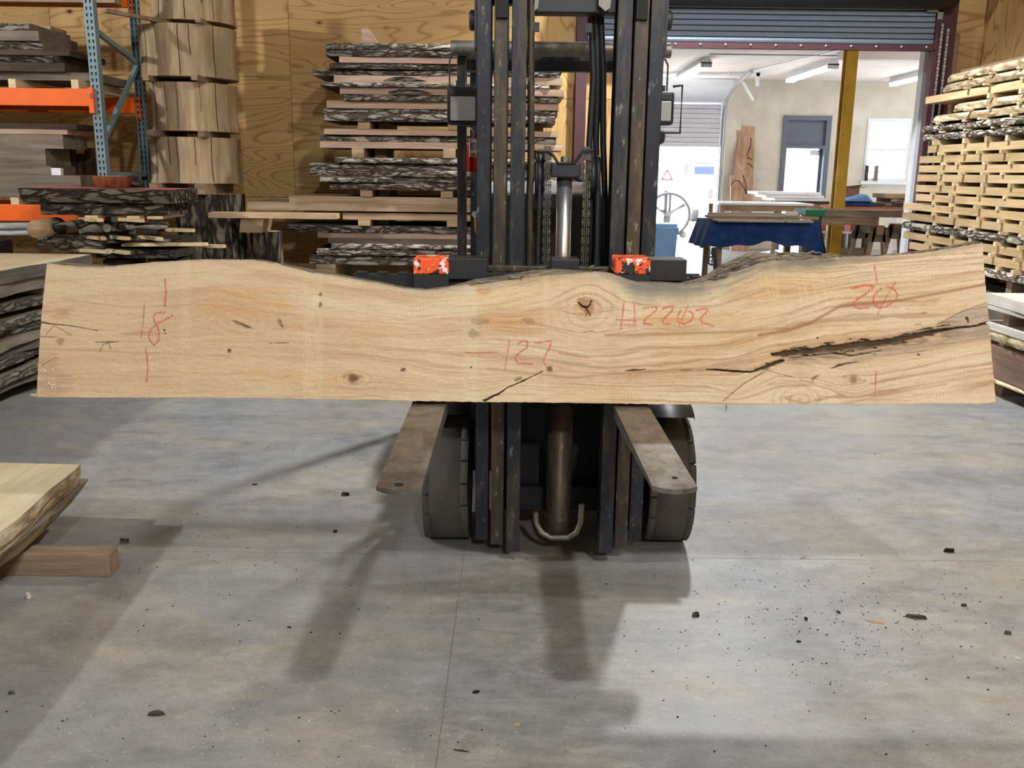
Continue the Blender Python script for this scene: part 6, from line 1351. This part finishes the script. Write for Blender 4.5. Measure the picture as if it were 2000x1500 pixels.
for a in ((1852, 1078, .05, -5, 'bark_dk', 'dark bark chip on the floor at right, above the long joint', .016), (1358, 1204, .028, 0, 'bark_dk', 'small black bark cube right of the shadowed floor', .016), (1790, 1207, .075, -12, 'saw_dark_x', 'long rusty-brown bark sliver on the right floor', .012, .25), (1708, 1215, .07, -18, 'saw_pale_x', 'pale pointed wood sliver on the right floor', .006, .22), (675, 968, .045, 5, 'bark_dk', 'dark bark chip left of the left fork', .016), (245, 1060, .045, 0, 'bark_dk', 'dark curled bark chip beyond the oak bearer', .02), (252, 1071, .045, 20, 'saw_pale_x', 'thin tan sliver beside the dark curled chip', .004, .2), (55, 1166, .05, -50, 'white_y', 'whitish torn chip on the lower left floor', .012, .4), (305, 1396, .055, 8, 'saw_dark_x', 'brown bark sliver on the lower left floor', .01, .35), (655, 1040, .02, 30, 'bark_dk', 'tiny black curl near the left fork shadow', .012), (22, 1356, .02, 10, 'bark_dk', 'tiny black chip at the left frame edge', .01), (1882, 1184, .022, -10, 'saw_dark_x', 'little brown chip right of the rusty sliver', .01), (1968, 1238, .03, -5, 'bark_dk', 'dark chip close to the right frame edge', .01, .5), (1988, 1287, .025, -20, 'white_y', 'white curl close to the right frame edge', .006), (1574, 1211, .016, -50, 'bark_dk', 'black bark crumb in the middle of the right floor', .012, .5), (1637, 1197, .02, -40, 'bark_dk', 'oblong black crumb below the long joint', .008), (1560, 1254, .018, -5, 'bark_dk', 'thin black crumb lower on the right floor', .006), (1844, 1192, .02, 3, 'saw_pale_x', 'pale curl by the brown chip on the right', .006), (930, 1353, .022, 20, 'bark_dk', 'dark curl left of the right fork shadow end', .008, .5), (498, 947, .03, 3, 'bark_dk', 'thin dark twig left of the forks', .006, .3), (900, 1467, .05, -12, 'saw_dark_x', 'thin brown splinter at the bottom of the floor', .004, .1), (565, 1226, .02, -20, 'bark_dk', 'tiny sliver inside the left fork shadow edge', .004, .3), (1010, 1416, .02, 10, 'saw_pale_x', 'small cream chip near the bottom centre', .005, .5), (826, 1138, .02, -60, 'saw_pale_x', 'short pale splinter left of the floor joint', .004, .3)):
    chip(*a[:6], *a[6:])
mb = MB(); mp = MB()
for k in range(900):
    r = rng.random()
    if r < .45: px, py = rng.gauss(1640, 170), rng.gauss(1215, 70)
    elif r < .7: px, py = rng.gauss(320, 180), rng.gauss(1080, 90)
    else: px, py = rng.uniform(0, 2000), rng.uniform(850, 1490)
    if py < 850 or py > 1495: continue
    p = WZ(px, py, 0)
    if p.y > 5.5 or (p.x < -1.5 and .8 < p.y < 3.8): continue
    s = rng.uniform(.0018, .0058); a = rng.uniform(0, 6.28); e = rng.uniform(.25, .8); c, s2 = math.cos(a), math.sin(a)
    q_ = mb if rng.random() < .62 else mp
    v = [(p.x+s*c, p.y+s*s2), (p.x-s*e*s2, p.y+s*e*c), (p.x-s*c, p.y-s*s2), (p.x+s*e*s2, p.y-s*e*c)]
    q_.add([(x, y, .0003) for x, y in v]+[(p.x, p.y, s*.7)], [(0, 1, 4), (1, 2, 4), (2, 3, 4), (3, 0, 4)])
tag(obj('bark_crumbs', mb, M['bark_dk']), 'fine dark bark crumbs scattered over the concrete floor', 'debris', None, 'stuff')
tag(obj('sawdust_crumbs', mp, M['saw_pale_x']), 'fine pale wood shavings scattered over the concrete floor', 'debris', None, 'stuff')
